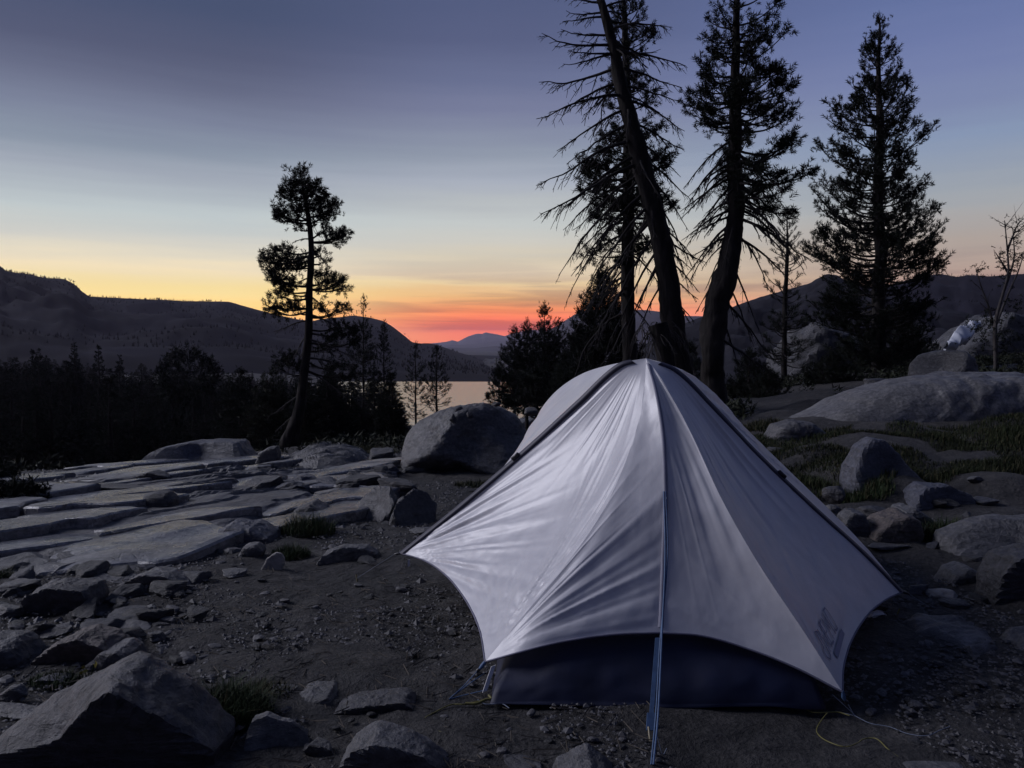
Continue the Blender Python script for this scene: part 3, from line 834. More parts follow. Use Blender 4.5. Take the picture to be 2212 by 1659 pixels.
# ------------------------------------------------------------------ rocks
def _ico(level):
    import bmesh
    bm = bmesh.new(); bmesh.ops.create_icosphere(bm, subdivisions=level, radius=1.0)
    V = np.array([v.co[:] for v in bm.verts]); F = np.array([[v.index for v in f.verts] for f in bm.faces]); bm.free()
    return unit(V), F
ICO = {k: _ico(k) for k in (2, 3, 4, 5, 6)}

def rock_shape(seed, level=4, nplanes=9, sharp=14, tops=(), rough=.05, strata=0.0, sdir=(.25, .1, 1.0), blocky=True):
    """an angular boulder in the box [-1, 1]^3: a sphere pared down by random cleavage planes"""
    rng = np.random.default_rng(seed)
    D, F = ICO[level]
    nrm = unit(rng.normal(0, 1, (nplanes, 3))); off = rng.uniform(.62, .98, nplanes)
    ax = np.array([[1, 0, 0], [-1, 0, 0], [0, 1, 0], [0, -1, 0], [0, 0, 1], [0, 0, -1.]])
    nrm = np.vstack([nrm, ax]); off = np.concatenate([off, np.full(6, 1.0)])
    for n, o in tops:
        nrm = np.vstack([nrm, unit(np.array(n, float))[None]]); off = np.append(off, o)
    q = np.maximum(D @ nrm.T, 0) / off
    r = (q ** sharp).sum(1) ** (-1 / sharp)
    V = D * r[:, None]
    V = (V - V.min(0)) / (V.max(0) - V.min(0)) * 2 - 1
    V = V + D * (rough * fbm(V * 1.9 + seed, seed, 4, .55) + .018 * fbm(V * 8.0, seed + 3, 2))[:, None]
    if strata:
        h = V @ unit(np.array(sdir, float)) * 5 + .8 * fbm(V * 1.3, seed + 5, 2)
        V = V + D * (strata * (np.abs(((h % 1) - .5)) * 2 - .5) * (.6 + .6 * noise(V * 2, seed + 6)))[:, None]
    return V, F

FINE = .012
def rock_outline_shape(poly, depth, seed, level=5, sharp=7, tops=(), rough=.05, strata=0.012, sdir=(.3, .1, 1.0), creases=()):
    """a boulder whose outline across the view follows poly (x, z in metres), with real depth"""
    P = np.array(poly, float)
    c = np.array([(P[:, 0].min() + P[:, 0].max()) / 2, P[:, 1].min() + .45 * (P[:, 1].max() - P[:, 1].min())])
    Q = np.vstack([P, P[:1]])
    seg = np.concatenate([Q[i] + (Q[i + 1] - Q[i]) * np.linspace(0, 1, 14, endpoint=False)[:, None] for i in range(len(P))])
    ang = np.arctan2(seg[:, 1] - c[1], seg[:, 0] - c[0]); rad = np.hypot(seg[:, 1] - c[1], seg[:, 0] - c[0])
    o = np.argsort(ang); ang, rad = ang[o], rad[o]
    D, F = ICO[level]
    th = np.arctan2(D[:, 2], D[:, 0])
    ro = np.interp(th, np.concatenate([ang - 2 * pi, ang, ang + 2 * pi]), np.tile(rad, 3))
    hxz = np.hypot(D[:, 0], D[:, 2])
    acc = (hxz / ro) ** sharp + (np.abs(D[:, 1]) / (depth / 2)) ** sharp
    size = max(P[:, 0].max() - P[:, 0].min(), P[:, 1].max() - P[:, 1].min()) / 2
    for n, off in tops:
        n = unit(np.array(n, float))
        acc = acc + (np.maximum(D @ n, 0) / (off * size)) ** (sharp * 2)
    r = acc ** (-1 / sharp)
    V = D * r[:, None]
    V = V + D * (rough * size * fbm(V / size * 2.2 + seed, seed, 5, .55) + FINE * size * fbm(V / size * 9.0, seed + 3, 3, .6))[:, None]
    if strata:
        h = V @ unit(np.array(sdir, float)) / size * 6 + .9 * fbm(V / size * 1.4, seed + 5, 3)
        V = V + D * (strata * size * (np.abs(((h % 1) - .5)) * 2 - .5) * (.5 + .7 * noise(V / size * 2.4, seed + 6)))[:, None]
    return V, F, c

def put_rock(name, label, box, mat, seed, cat='rock', group=None, level=4, thick=.8, tops=(), rough=.07, strata=0.02, sharp=22, sink=.12, yaw=None, nplanes=13, d=None):
    """box = (u0, u1, vtop, vbase) in the sketch grid; it rests where its foot meets the ground"""
    u0, u1, vt, vb = box
    um = (u0 + u1) / 2
    foot = hit(um, vb) if d is None else np.array([px(um, vb, d)[0], d, px(um, vb, d)[2]])
    k0 = foot[1]
    W = (u1 - u0) / FPX * k0
    th = W * thick
    dc = k0 + th * .42
    W = (u1 - u0) / FPX * dc
    ctr = px(um, vb, dc)
    zb = gz(ctr[0], dc) if d is None else foot[2]
    ztop = px(um, vt, dc + (.30 * th if d is None else 0))[2]
    zb = min(zb, foot[2]) - sink * max(ztop - zb, .02)
    H = ztop - zb
    V, F = rock_shape(seed, level, nplanes, sharp, tops, rough, strata)
    V = V * np.array([W / 2, th / 2, H / 2]) + np.array([ctr[0], dc, zb + H / 2])
    mb = MB(); mb.add(V, F)
    o = obj(name, mb, M[mat], None, (ctr[0], dc, zb), smooth=False)
    tag(o, label, cat, group)
    return o

def put_outline(name, label, poly, mat, seed, vb, thick=.8, cat='rock', sink=.1, group=None, d=None, **kw):
    """poly: silhouette from the left foot over the top to the right foot, (u, v) sketch points"""
    us = [p[0] for p in poly]; um = (min(us) + max(us)) / 2
    foot = hit(um, vb) if d is None else np.array([px(um, vb, d)[0], d, px(um, vb, d)[2]])
    th = (max(us) - min(us)) / FPX * foot[1] * thick
    dc = foot[1] + th * .42
    P = [px(u, v, dc + (.36 * th if d is None else .1 * th)) for u, v in poly]
    zb = min(gz(P[len(P) // 2][0], dc), foot[2]) - sink if d is None else foot[2] - sink
    xk = .36 if any(o_ < .2 for _, o_ in kw.get('tops', ())) else .16
    P2 = [(px(u, v, dc + (xk * th if d is None else 0))[0], p[2]) for (u, v), p in zip(poly, P)]
    P2 = [(P2[0][0] + .02 * (P2[-1][0] - P2[0][0]), zb)] + P2 + [(P2[-1][0] - .02 * (P2[-1][0] - P2[0][0]), zb)]
    V, F, c = rock_outline_shape(P2, th, seed, **kw)
    V = V + np.array([c[0], dc, c[1]])
    mb = MB(); mb.add(V, F)
    o = obj(name, mb, M[mat], None, (c[0], dc, zb), smooth=False)
    tag(o, label, cat, group)
    return o

def put_slab(name, label, poly, h, mat, seed, dip=(.35, .5), ledge=.035, cat='bedrock', dome=2.4, nr=90, na=300, tilt=(0, 0), strike=None):
    """bedrock pavement: footprint from sketch points on the ground, low domed top broken into ledges"""
    P = np.array([hit(u, v)[:2] for u, v in poly])
    c = P.mean(0)
    Q = np.vstack([P, P[:1]])
    seg = np.concatenate([Q[i] + (Q[i + 1] - Q[i]) * np.linspace(0, 1, 30, endpoint=False)[:, None] for i in range(len(P))])
    ang = np.arctan2(seg[:, 1] - c[1], seg[:, 0] - c[0]); rad = np.hypot(seg[:, 1] - c[1], seg[:, 0] - c[0])
    o = np.argsort(ang); ang, rad = ang[o], rad[o]
    th = np.linspace(-pi, pi, na, endpoint=False)
    ro = np.interp(th, np.concatenate([ang - 2 * pi, ang, ang + 2 * pi]), np.tile(rad, 3))
    ro = ro * (1 + .05 * noise(np.stack([np.cos(th) * 5, np.sin(th) * 5, th * 0], -1), seed))
    r = np.linspace(0.005, 1.0, nr) ** .8
    X = c[0] + r[:, None] * ro[None] * np.cos(th)[None]
    Y = c[1] + r[:, None] * ro[None] * np.sin(th)[None]
    g = ground(X, Y)
    prof = (1 - r ** dome)[:, None]
    z = h * prof
    pt = xyz(X, Y)
    z = z + prof ** .5 * (tilt[0] * (X - c[0]) + tilt[1] * (Y - c[1]))
    z = z + prof ** .5 * h * .35 * fbm(pt * 1.1 + seed, seed, 3)
    # ledges: height steps following tilted beds
    st = strike if strike is not None else -.42
    a = (X - c[0]) * sin(st) + (Y - c[1]) * cos(st)
    b = (X - c[0]) * cos(st) - (Y - c[1]) * sin(st)
    f = a * 3.6 + z * 5 + 1.1 * fbm(np.stack([b * .8, a * 1.6, a * 0 + seed], -1), seed + 2, 4, .6)
    fr = f - np.floor(f)
    saw = np.where(fr < .90, fr / .90, (1 - fr) / .10)
    z = z + 1.9 * ledge * (saw - .4) * prof ** .3 * (.5 + .8 * np.clip(noise(np.stack([b * .6, a * .9, a * 0], -1), seed + 3) + .4, 0, 1))
    z = z + .012 * fbm(np.stack([b * 5, a * 16, a * 0], -1), seed + 4, 3) * prof ** .3
    Z = g + z - .02
    V = np.stack([X, Y, Z], -1)
    edge = V[-1].copy(); edge[:, 2] -= .10
    V = np.concatenate([V.reshape(-1, 3), edge])
    F = grid_faces(nr + 1, na, True)
    mb = MB(); mb.add(V, F)
    # close the middle
    mb.add(V[:na], [list(range(na - 1, -1, -1))])
    o = obj(name, mb, M[mat], None, (c[0], c[1], gz(*c)), smooth=False)
    tag(o, label, cat)
    return o

def bedrock():
    """ice-scoured sheeting granite: tilted beds that break off in steps facing the camp"""
    nx, ny = 180, 420
    st = np.array([.62, .785]); nm = np.array([-.785, .62])
    b, a = np.meshgrid(np.linspace(-1.9, 8.1, nx), np.linspace(2.5, 11.2, ny))
    X = a * nm[0] + b * st[0]; Y = a * nm[1] + b * st[1]
    P = lambda ka, kb, s_: np.stack([a * ka, b * kb, np.full_like(a, s_)], -1)
    f = a * .70 + .60 * fbm(P(.9, .45, 1.), 811, 4, .55)
    fr = f - np.floor(f)
    big = np.where(fr < .03, fr / .03, 1 - (fr - .03) / .97 * .95)
    f2 = a * 1.9 + .8 * fbm(P(2.0, .8, 2.), 812, 4, .6)
    fr2 = f2 - np.floor(f2)
    mid = np.where(fr2 < .05, fr2 / .05, 1 - (fr2 - .05) / .95)
    f3 = a * 11 + 1.2 * fbm(P(4.0, 1.2, 3.), 813, 3, .6)
    fr3 = f3 - np.floor(f3)
    amp = .6 + .55 * noise(P(.5, .5, 5.), 814)
    H = .20 * big * amp + .060 * mid * (.5 + .7 * np.clip(noise(P(.9, .6, 6.), 815) + .3, 0, 1)) + .006 * fr3 * np.clip(noise(P(1.4, .9, 7.), 816) + .35, 0, 1)
    H = H * np.interp(Y, [3.5, 4.4, 6.0], [.45, .6, 1.0])
    # cross joints
    jn = np.abs(noise(np.stack([b * 1.3 + .3 * a, a * .35, a * 0 + 8], -1), 817))
    H = H - .06 * (1 - sstep(.0, .035, jn))
    H = H + .05 * fbm(P(.7, .5, 9.), 818, 2) + .004 * fbm(P(9., 9., 4.), 819, 3)
    # where rock shows: sketch-plane footprint
    u = CU + X / Y * FPX; v = 745 + (CAM_H - ground(X, Y, False)) / Y * FPX
    lo = np.interp(u, [-400, 0, 120, 320, 480, 620, 760, 880], [1290, 1262, 1262, 1240, 1185, 1140, 1115, 1075])
    hi = np.interp(u, [-400, 0, 100, 300, 560, 700, 880], [1030, 1045, 1012, 996, 1000, 1004, 1040])
    m = np.minimum(lo - v, v - hi) / 40 + .55 * fbm(P(.8, .6, 11.), 820, 3)
    m = m * sstep(890, 800, u)
    cov = sstep(-.5, 1.0, m)
    cov = cov * sstep(2.6, 3.5, Y)
    Z = ground(X, Y) - .20 + cov * (.185 + .40 * H)
    org = np.array([-3.2, 6.5, -.2]); root = empty('bedrock_pavement', org)
    tag(root, 'broad sheet of cracked grey bedrock stepping across the left', 'bedrock')
    mb = MB(); mb.add(np.stack([X, Y, Z], -1), grid_faces(ny, nx)); obj('base_rock', mb, M['granite'], root, org, smooth=False)
    # the sheet is jointed into plates, longer along the strike
    rng = np.random.default_rng(77)
    A0, A1, B0, B1 = 2.5, 11.2, -1.9, 8.1
    sa, sb = .52, 1.25
    pts = []
    for i in range(int((A1 - A0) / sa)):
        for j in range(int((B1 - B0) / sb)):
            pts.append((A0 + (i + rng.uniform(.1, .9)) * sa, B0 + (j + (.5 if i % 2 else 0) + rng.uniform(.05, .95)) * sb))
    pts = np.array(pts) / np.array([sa, sb])
    ij = lambda q: (int(np.clip((q[0] - A0) / (A1 - A0) * (ny - 1), 0, ny - 1)), int(np.clip((q[1] - B0) / (B1 - B0) * (nx - 1), 0, nx - 1)))
    for k, c in enumerate(pts):
        ca, cb = c * np.array([sa, sb]); ii, jj = ij((ca, cb))
        if cov[ii, jj] < .42 or rng.random() < .10: continue
        poly = [np.array(q, float) for q in ((c[0] - 2, c[1] - 2), (c[0] + 2, c[1] - 2), (c[0] + 2, c[1] + 2), (c[0] - 2, c[1] + 2))]
        dd = np.linalg.norm(pts - c, axis=1)
        for o_ in np.argsort(dd)[1:18]:
            n_ = pts[o_] - c; m_ = (pts[o_] + c) / 2; out = []
            for p, q in zip(poly, poly[1:] + poly[:1]):
                fp, fq = np.dot(p - m_, n_), np.dot(q - m_, n_)
                if fp <= 0: out.append(p)
                if (fp < 0) != (fq < 0): out.append(p + (q - p) * fp / (fp - fq))
            poly = out
        R_ = np.array(poly) * np.array([sa, sb])
        R2 = np.vstack([R_, R_[:1]]); ring = []
        for p, q in zip(R2[:-1], R2[1:]):
            m_ = max(2, int(np.linalg.norm(q - p) / .05)); ring.append(p + (q - p) * np.linspace(0, 1, m_, endpoint=False)[:, None])
        ring = np.concatenate(ring); nr_ = len(ring)
        jx = np.stack([ring[:, 0] * 6, ring[:, 1] * 6, ring[:, 0] * 0], -1)
        ring = ring + .055 * np.stack([noise(jx, 901), noise(jx, 902)], -1)
        ctr = ring.mean(0); rel = ring - ctr
        h = .050 + .045 * noise(np.array([[ca * .5, cb * .35, 3.]]), 903)[0] + rng.normal(0, .012)
        ta, tb = -.08 + rng.normal(0, .03), rng.normal(0, .025)
        gc = float(ground(np.array([ctr[0] * nm[0] + ctr[1] * st[0]]), np.array([ctr[0] * nm[1] + ctr[1] * st[1]]))[0])
        V = []
        for s_, dz in ((.985, -.22), (.985, -.012), (.955, 0), (.85, .004), (.68, .007), (.48, .009), (.26, .010), (.05, .010)):
            q = ctr + rel * s_
            x_, y_ = q[:, 0] * nm[0] + q[:, 1] * st[0], q[:, 0] * nm[1] + q[:, 1] * st[1]
            z_ = gc + h + dz + ta * (q[:, 0] - ctr[0]) + tb * (q[:, 1] - ctr[1])
            if dz > -.1: z_ = z_ + .010 * fbm(np.stack([q[:, 0] * 5, q[:, 1] * 2.2, q[:, 0] * 0], -1), 904, 3) + .012 * noise(np.stack([q[:, 0] * 1.6, q[:, 1] * .9, q[:, 0] * 0 + k], -1), 905)
            V.append(np.stack([x_, y_, z_], -1))
        mb = MB(); mb.add(np.array(V), grid_faces(8, nr_, True)); mb.add(V[-1], [list(range(nr_))])
        obj('slab', mb, M['granite_polished'], root, org, smooth=False)

def build_rocks():
    # --- polished bedrock on the left, far to near
    bedrock()
    put_slab('granite_slab', 'cracked bedrock shelf under the leaning lone pine', [(590, 1002), (640, 980), (740, 972), (800, 985), (790, 1012), (680, 1022)], .14, 'granite', 107, ledge=.05)
    # --- big boulders
    put_outline('boulder', 'largest domed grey boulder beside the tent on its left', [(868, 1000), (866, 950), (876, 918), (905, 894), (950, 880), (1005, 870), (1045, 867), (1085, 872), (1120, 893), (1142, 925), (1150, 960), (1148, 1000)], 'granite', 120, 1030, .85, 'boulder', level=6, sharp=4.6, strata=.014, rough=.04, tops=[((.15, -.9, .32), .58), ((-.75, -.35, .55), .80), ((.72, -.4, .55), .84), ((-.2, -.6, -.75), .74)])
    put_outline('boulder', 'flat topped blocky grey boulder at the forest edge', [(332, 992), (345, 968), (368, 958), (420, 949), (470, 947), (520, 949), (535, 968), (556, 1000)], 'granite_blue', 121, 1005, .8, 'boulder', level=5, sharp=12, rough=.03, strata=.015, tops=[((.1, -.8, .6), .36)])
    put_outline('boulder', 'small leaning boulder at the foot of the lone pine', [(556, 1000), (566, 975), (585, 963), (603, 962), (606, 985), (598, 1002)], 'granite', 122, 1003, .8, 'boulder', level=4)
    put_outline('boulder', 'low grey rock half hidden behind the tent and domed boulder', [(1112, 930), (1120, 905), (1150, 897), (1180, 900), (1190, 930)], 'granite', 123, 940, .9, 'boulder', level=4)
    put_rock('stone', 'small dark stone perched on the left of the domed boulder top', (971, 986, 893, 909), 'granite_dark', 124, level=3, d=hit(1010, 1030)[1] + .22, sink=.3)
    put_rock('stone', 'dark stone perched on the crest of the domed boulder', (982, 1000, 878, 894), 'granite_dark', 125, level=3, d=hit(1010, 1030)[1] + .40, sink=.35)
    put_rock('stone', 'flat dark stone lying on the domed boulder, lowest of the group', (1008, 1023, 890, 901), 'granite_dark', 126, level=3, d=hit(1010, 1030)[1] + .25, sink=.35)
    put_rock('stone', 'thin dark flake on the top edge of the domed boulder', (1062, 1082, 868, 876), 'granite_dark', 127, level=3, d=hit(1010, 1030)[1] + .45, sink=.4)
    put_rock('boulder', 'round pale boulder behind the domed boulder by the trees', (1133, 1162, 880, 897), 'granite', 128, level=4, d=9.2, sharp=5)
    put_outline('boulder', 'smooth rounded cobble boulder standing on the pale bedrock hump', [(316, 1098), (315, 1078), (322, 1062), (345, 1056), (372, 1058), (386, 1072), (384, 1094)], 'granite_dark', 129, 1104, .8, 'boulder', level=4, sharp=4, rough=.02)
    # --- middle distance left
    put_outline('rock', 'blue grey boulder at the edge of the dirt clearing', [(474, 1160), (482, 1135), (510, 1119), (560, 1122), (600, 1140), (608, 1162)], 'granite_blue', 130, 1174, .8, level=5, sharp=8)
    put_outline('rock', 'pointed dark rock behind the taller grass tuft', [(632, 1118), (650, 1090), (680, 1078), (705, 1090), (735, 1118)], 'granite_dark', 131, 1126, .8, level=4, sharp=12)
    put_outline('rock', 'broad grey rock left of a dark twin beside the tent corner', [(768, 1110), (774, 1068), (800, 1052), (842, 1050), (856, 1078), (850, 1118)], 'granite', 132, 1126, .9, level=5, sharp=10, strata=.02, tops=[((-.5, -.6, .6), .55)])
    put_outline('rock', 'dark angular rock nearest the tent left tip', [(846, 1120), (860, 1078), (892, 1054), (930, 1062), (942, 1090), (938, 1126)], 'granite_dark', 133, 1138, .9, level=5, sharp=10, tops=[((.5, -.6, .5), .55)])
    put_outline('rock', 'low wide rock on the dirt left of the tent guy line', [(690, 1212), (706, 1184), (742, 1173), (790, 1176), (815, 1190), (822, 1214)], 'granite', 134, 1228, .8, level=5, sharp=8, strata=.015, tops=[((.3, -.9, .2), .6)])
    put_outline('rock', 'small squarish rock in front of the blue grey boulder', [(520, 1196), (532, 1172), (562, 1169), (574, 1184), (568, 1202)], 'granite', 135, 1206, .8, level=4)
    put_outline('rock', 'thin pale upright flake stuck in the dirt', [(565, 1229), (578, 1205), (596, 1192), (608, 1193), (590, 1212), (574, 1229)], 'stone_pale', 136, 1231, .25, level=4, sink=.02)
    put_rock('rock', 'small rounded pale topped stone alone on the dirt', (476, 530, 1229, 1252), 'granite', 137, level=4)
    put_rock('rock', 'stone lying right of the two twin rocks by the tent', (885, 940, 1136, 1156), 'granite', 138, level=4)
    put_rock('rock', 'squat stone beneath the wide bedrock dome, nearest the grass tuft', (740, 772, 1098, 1118), 'granite_warm', 139, level=4)
    put_rock('rock', 'flat dark rock left of the round cobble', (172, 268, 1092, 1112), 'granite_dark', 140, level=4, thick=.6)
    put_rock('rock', 'low dark rock at the far left edge of the bedrock', (10, 110, 1075, 1100), 'granite', 141, level=4, thick=.6)
    put_rock('rock', 'stepped rock block on the edge of the far bedrock slab', (300, 372, 1012, 1042), 'granite_dark', 142, level=4, strata=.03)
    put_rock('rock', 'flat rock in the rubble before the flat topped boulder', (205, 330, 1042, 1062), 'granite_dark', 143, level=4, thick=.6, strata=.03)
    put_rock('rock', 'rubble block at the left foot of the domed boulder', (800, 868, 1000, 1030), 'granite_dark', 144, level=4, strata=.03)
    put_rock('rock', 'weathered block between the lone pine shelf and domed boulder', (835, 872, 918, 950), 'granite', 145, level=4)
    put_rock('rock', 'flat stone among rubble under the domed boulder', (745, 800, 1012, 1032), 'granite', 146, level=4, thick=.7)
    put_rock('rock', 'grey boulder at the very left edge before the forest', (-60, 34, 976, 1008), 'granite', 147, level=4)
    # --- near left pile
    put_outline('rock', 'dark overhanging block with a pale flat top on the left', [(42, 1330), (60, 1288), (80, 1262), (130, 1250), (200, 1255), (215, 1285), (205, 1340)], 'granite_dark', 150, 1345, .9, level=5, sharp=12, strata=.015, tops=[((0, -.97, -.25), .36)])
    put_outline('rock', 'pale streaked slab rock with dark underside beyond the dark block', [(265, 1268), (285, 1238), (320, 1226), (370, 1228), (408, 1245), (425, 1272)], 'granite', 151, 1284, .9, level=5, sharp=8, strata=.02, tops=[((0, -.97, -.2), .38)])
    put_outline('rock', 'flat topped rock shelf behind the dark overhanging block', [(122, 1262), (135, 1246), (200, 1240), (285, 1242), (290, 1262)], 'granite', 152, 1272, .8, level=5, sharp=12)
    put_outline('rock', 'rounded two faced boulder at the end of the left rock pile', [(226, 1330), (240, 1295), (262, 1283), (300, 1292), (325, 1310), (337, 1335)], 'granite', 153, 1350, .9, level=5, sharp=9, tops=[((.3, -.9, .3), .5), ((-.2, -.2, .95), .62)])
    put_outline('rock', 'rusty layered rock wedge in the left pile', [(72, 1432), (100, 1395), (150, 1362), (195, 1348), (240, 1362), (268, 1385), (255, 1430)], 'granite_warm', 154, 1462, .9, level=6, sharp=10, strata=.035, sdir=(.25, -.3, 1), tops=[((0, -.96, -.28), .40)])
    put_outline('rock', 'grey rock with a pale edge behind the biggest foreground rock', [(204, 1440), (212, 1410), (245, 1382), (280, 1378), (300, 1390), (316, 1428)], 'granite', 155, 1450, .9, level=5, sharp=9)
    put_outline('rock', 'smooth dark hump at the left edge behind the rusty wedge', [(-60, 1440), (-40, 1375), (0, 1358), (50, 1362), (85, 1392), (100, 1430)], 'granite_dark', 156, 1446, .8, level=5, sharp=6)
    put_rock('rock', 'pale narrow stone at the left edge beside the overhanging block', (-10, 52, 1302, 1338), 'granite', 157, level=4)
    put_rock('rock', 'leaning grey plate left of the dark overhanging block', (0, 80, 1252, 1290), 'granite', 158, level=4, thick=.6)
    put_rock('rock', 'low dark rock between the overhanging block and rusty wedge', (85, 160, 1345, 1385), 'granite_dark', 159, level=4)
    put_outline('rock', 'biggest dark foreground rock with a ridged top at lower left', [(-30, 1690), (10, 1622), (60, 1545), (130, 1490), (200, 1458), (250, 1432), (292, 1414), (322, 1417), (362, 1440), (410, 1472), (460, 1512), (512, 1565), (505, 1640), (480, 1700)], 'granite_dark', 160, 1760, .75, 'boulder', level=6, sharp=9, strata=.016, rough=.022, sdir=(-.35, -.5, .8), tops=[((.05, -.96, -.28), .10), ((-.5, -.4, .77), .80)])
    put_outline('rock', 'faceted rock at the right foot of the biggest foreground rock', [(536, 1600), (542, 1548), (570, 1538), (620, 1556), (662, 1580), (660, 1615), (640, 1632)], 'granite', 161, 1645, .9, level=5, sharp=12, tops=[((.3, -.8, .5), .5)])
    put_outline('rock', 'dark upright rock left of the yellow cord', [(714, 1545), (725, 1512), (760, 1500), (820, 1494), (880, 1486), (900, 1500), (896, 1540)], 'granite_dark', 162, 1566, .8, level=5, sharp=9, tops=[((0, -.97, -.2), .38)])
    put_outline('rock', 'pale topped rock behind the dark upright rock', [(596, 1512), (625, 1492), (680, 1472), (720, 1470), (740, 1490), (735, 1520)], 'granite', 163, 1528, .8, level=5, sharp=9, strata=.02)
    put_outline('rock', 'pale crested rock at the bottom centre below the yellow cord', [(738, 1680), (745, 1612), (775, 1578), (815, 1560), (870, 1572), (920, 1592), (965, 1630), (995, 1680)], 'granite', 164, 1720, .75, level=5, sharp=8, strata=.015, rough=.04, tops=[((0, -.97, -.15), .38)])
    put_outline('rock', 'pale pointed rock cut by the bottom edge before the tent', [(1180, 1690), (1205, 1640), (1245, 1615), (1270, 1606), (1300, 1624), (1335, 1660), (1350, 1690)], 'granite', 165, 1710, .8, level=5, sharp=9, rough=.05)
    put_rock('rock', 'dark low rock just left of the pale pointed rock', (1085, 1170, 1632, 1668), 'granite_dark', 166, level=4)
    put_rock('rock', 'grey plate leaning at lower left edge', (0, 62, 1478, 1520), 'granite', 167, level=4, thick=.5)
    put_rock('rock', 'small flat leaf shaped stone near the lower left edge', (80, 148, 1455, 1482), 'granite_blue', 168, level=4, thick=.6)
    put_rock('rock', 'thin slab poking out left of the biggest foreground rock', (-20, 95, 1520, 1560), 'granite', 169, level=4, thick=.5)
    put_rock('rock', 'dark rock below the faceted rock at the bottom', (660, 725, 1588, 1640), 'granite_dark', 170, level=4)
    put_rock('rock', 'pale low rock right of the green grass tuft in front', (570, 640, 1478, 1502), 'granite', 171, level=4)
    put_rock('rock', 'stone with a pale edge right of the rusty wedge', (255, 330, 1338, 1368), 'granite', 172, level=4, thick=.7)
    put_rock('rock', 'small rounded stone right of the rusty wedge', (318, 358, 1362, 1392), 'granite_dark', 173, level=4)
    put_rock('rock', 'small grey stone in the dirt beyond the biggest foreground rock', (342, 380, 1330, 1352), 'granite', 174, level=3)
    # --- right side
    put_outline('boulder', 'pointed smooth boulder in the grass right of the tent', [(1818, 1040), (1828, 1000), (1850, 962), (1878, 942), (1905, 945), (1935, 980), (1965, 1015), (1982, 1045)], 'granite_blue', 180, 1056, .8, 'boulder', level=5, sharp=5, rough=.03, tops=[((.1, -.9, .35), .62)])
    put_outline('boulder', 'angular boulder with a pale left edge below the pointed one', [(1954, 1095), (1964, 1058), (1990, 1042), (2040, 1044), (2085, 1060), (2108, 1098)], 'granite_blue', 181, 1112, .8, 'boulder', level=5, sharp=10, tops=[((.15, -.9, .3), .52)])
    put_outline('rock', 'ridged brown grey rock in the middle of the right rock pile', [(1856, 1156), (1868, 1132), (1898, 1108), (1935, 1096), (1962, 1108), (1970, 1140), (1962, 1160)], 'granite_warm', 182, 1172, .9, level=5, sharp=9, strata=.02)
    put_outline('rock', 'grey rock of the right pile nearest the tent wall', [(1808, 1148), (1814, 1112), (1832, 1098), (1858, 1102), (1868, 1130), (1860, 1156)], 'granite', 183, 1164, .9, level=5, sharp=9)
    put_outline('rock', 'pale wedge rock behind the ridged brown grey rock', [(1920, 1120), (1935, 1092), (1955, 1085), (1985, 1105), (2008, 1130)], 'granite', 184, 1142, .9, level=5, sharp=9)
    put_rock('rock', 'small dark rock topmost in the right pile by the tent', (1776, 1816, 1088, 1114), 'granite', 185, level=4)
    put_rock('rock', 'blocky rock at the back of the right pile', (1856, 1920, 1090, 1124), 'granite_dark', 186, level=4)
    put_outline('rock', 'broad flat rock slab at the right picture edge', [(2038, 1180), (2052, 1148), (2100, 1122), (2170, 1108), (2280, 1110), (2320, 1180)], 'granite', 187, 1226, .8, level=5, sharp=9, strata=.015, tops=[((-.2, -.6, .75), .42)])
    put_outline('rock', 'dark block under the broad flat slab at the right edge', [(2128, 1290), (2136, 1225), (2160, 1190), (2212, 1176), (2300, 1180), (2330, 1290)], 'granite_dark', 188, 1318, .8, level=5, sharp=10, tops=[((0, -.97, -.2), .40)])
    put_outline('rock', 'low rounded rock left of the dark block at right', [(2024, 1248), (2042, 1224), (2072, 1212), (2105, 1228), (2122, 1250)], 'granite', 189, 1262, .8, level=4, sharp=9)
    put_rock('rock', 'pale flat kite shaped stone on the dirt at right', (2002, 2066, 1268, 1298), 'stone_pale', 190, level=4, thick=.9, sink=.4)
    put_rock('rock', 'dark stone under the pale kite shaped stone', (2030, 2092, 1290, 1322), 'granite_dark', 191, level=4)
    put_rock('rock', 'flat grey stone between the kite shaped stone and dark block', (2080, 2128, 1283, 1302), 'granite', 192, level=4, sink=.4)
    put_rock('rock', 'thin flat stone below the right rock pile', (1868, 1960, 1170, 1190), 'granite', 193, level=4, thick=.6)
    put_rock('rock', 'small white edged stone in the grass at far right', (2088, 2118, 1026, 1048), 'granite', 194, level=3)
    put_rock('rock', 'low stone half sunk in grass above the broad flat slab', (2100, 2160, 1072, 1092), 'granite_dark', 195, level=4)
    put_rock('rock', 'rock with a pale edge beside the tent amid the grass', (1782, 1830, 1048, 1088), 'granite_dark', 196, level=4)
    put_rock('rock', 'small flat stone beside the tent wall above the grass', (1655, 1700, 964, 980), 'granite_dark', 197, level=3)
    put_slab('granite_slab', 'flat bedrock patch flush with the dirt at lower right', [(1945, 1345), (1975, 1330), (2060, 1335), (2150, 1370), (2160, 1405), (2110, 1425), (2040, 1395), (1975, 1375)], .035, 'granite', 198, ledge=.01, nr=40, na=140, dome=6)
    put_slab('granite_slab', 'rounded rock patch cut by the right edge of the dirt', [(2150, 1378), (2212, 1362), (2300, 1370), (2290, 1415), (2200, 1415)], .05, 'granite', 199, ledge=.01, nr=36, na=120, dome=4)
    put_rock('rock', 'pale speckled rock cut by the bottom edge at right', (1950, 2080, 1640, 1700), 'granite', 200, level=4)
    # --- great granite whaleback behind the meadow
    slab_d = 8.6
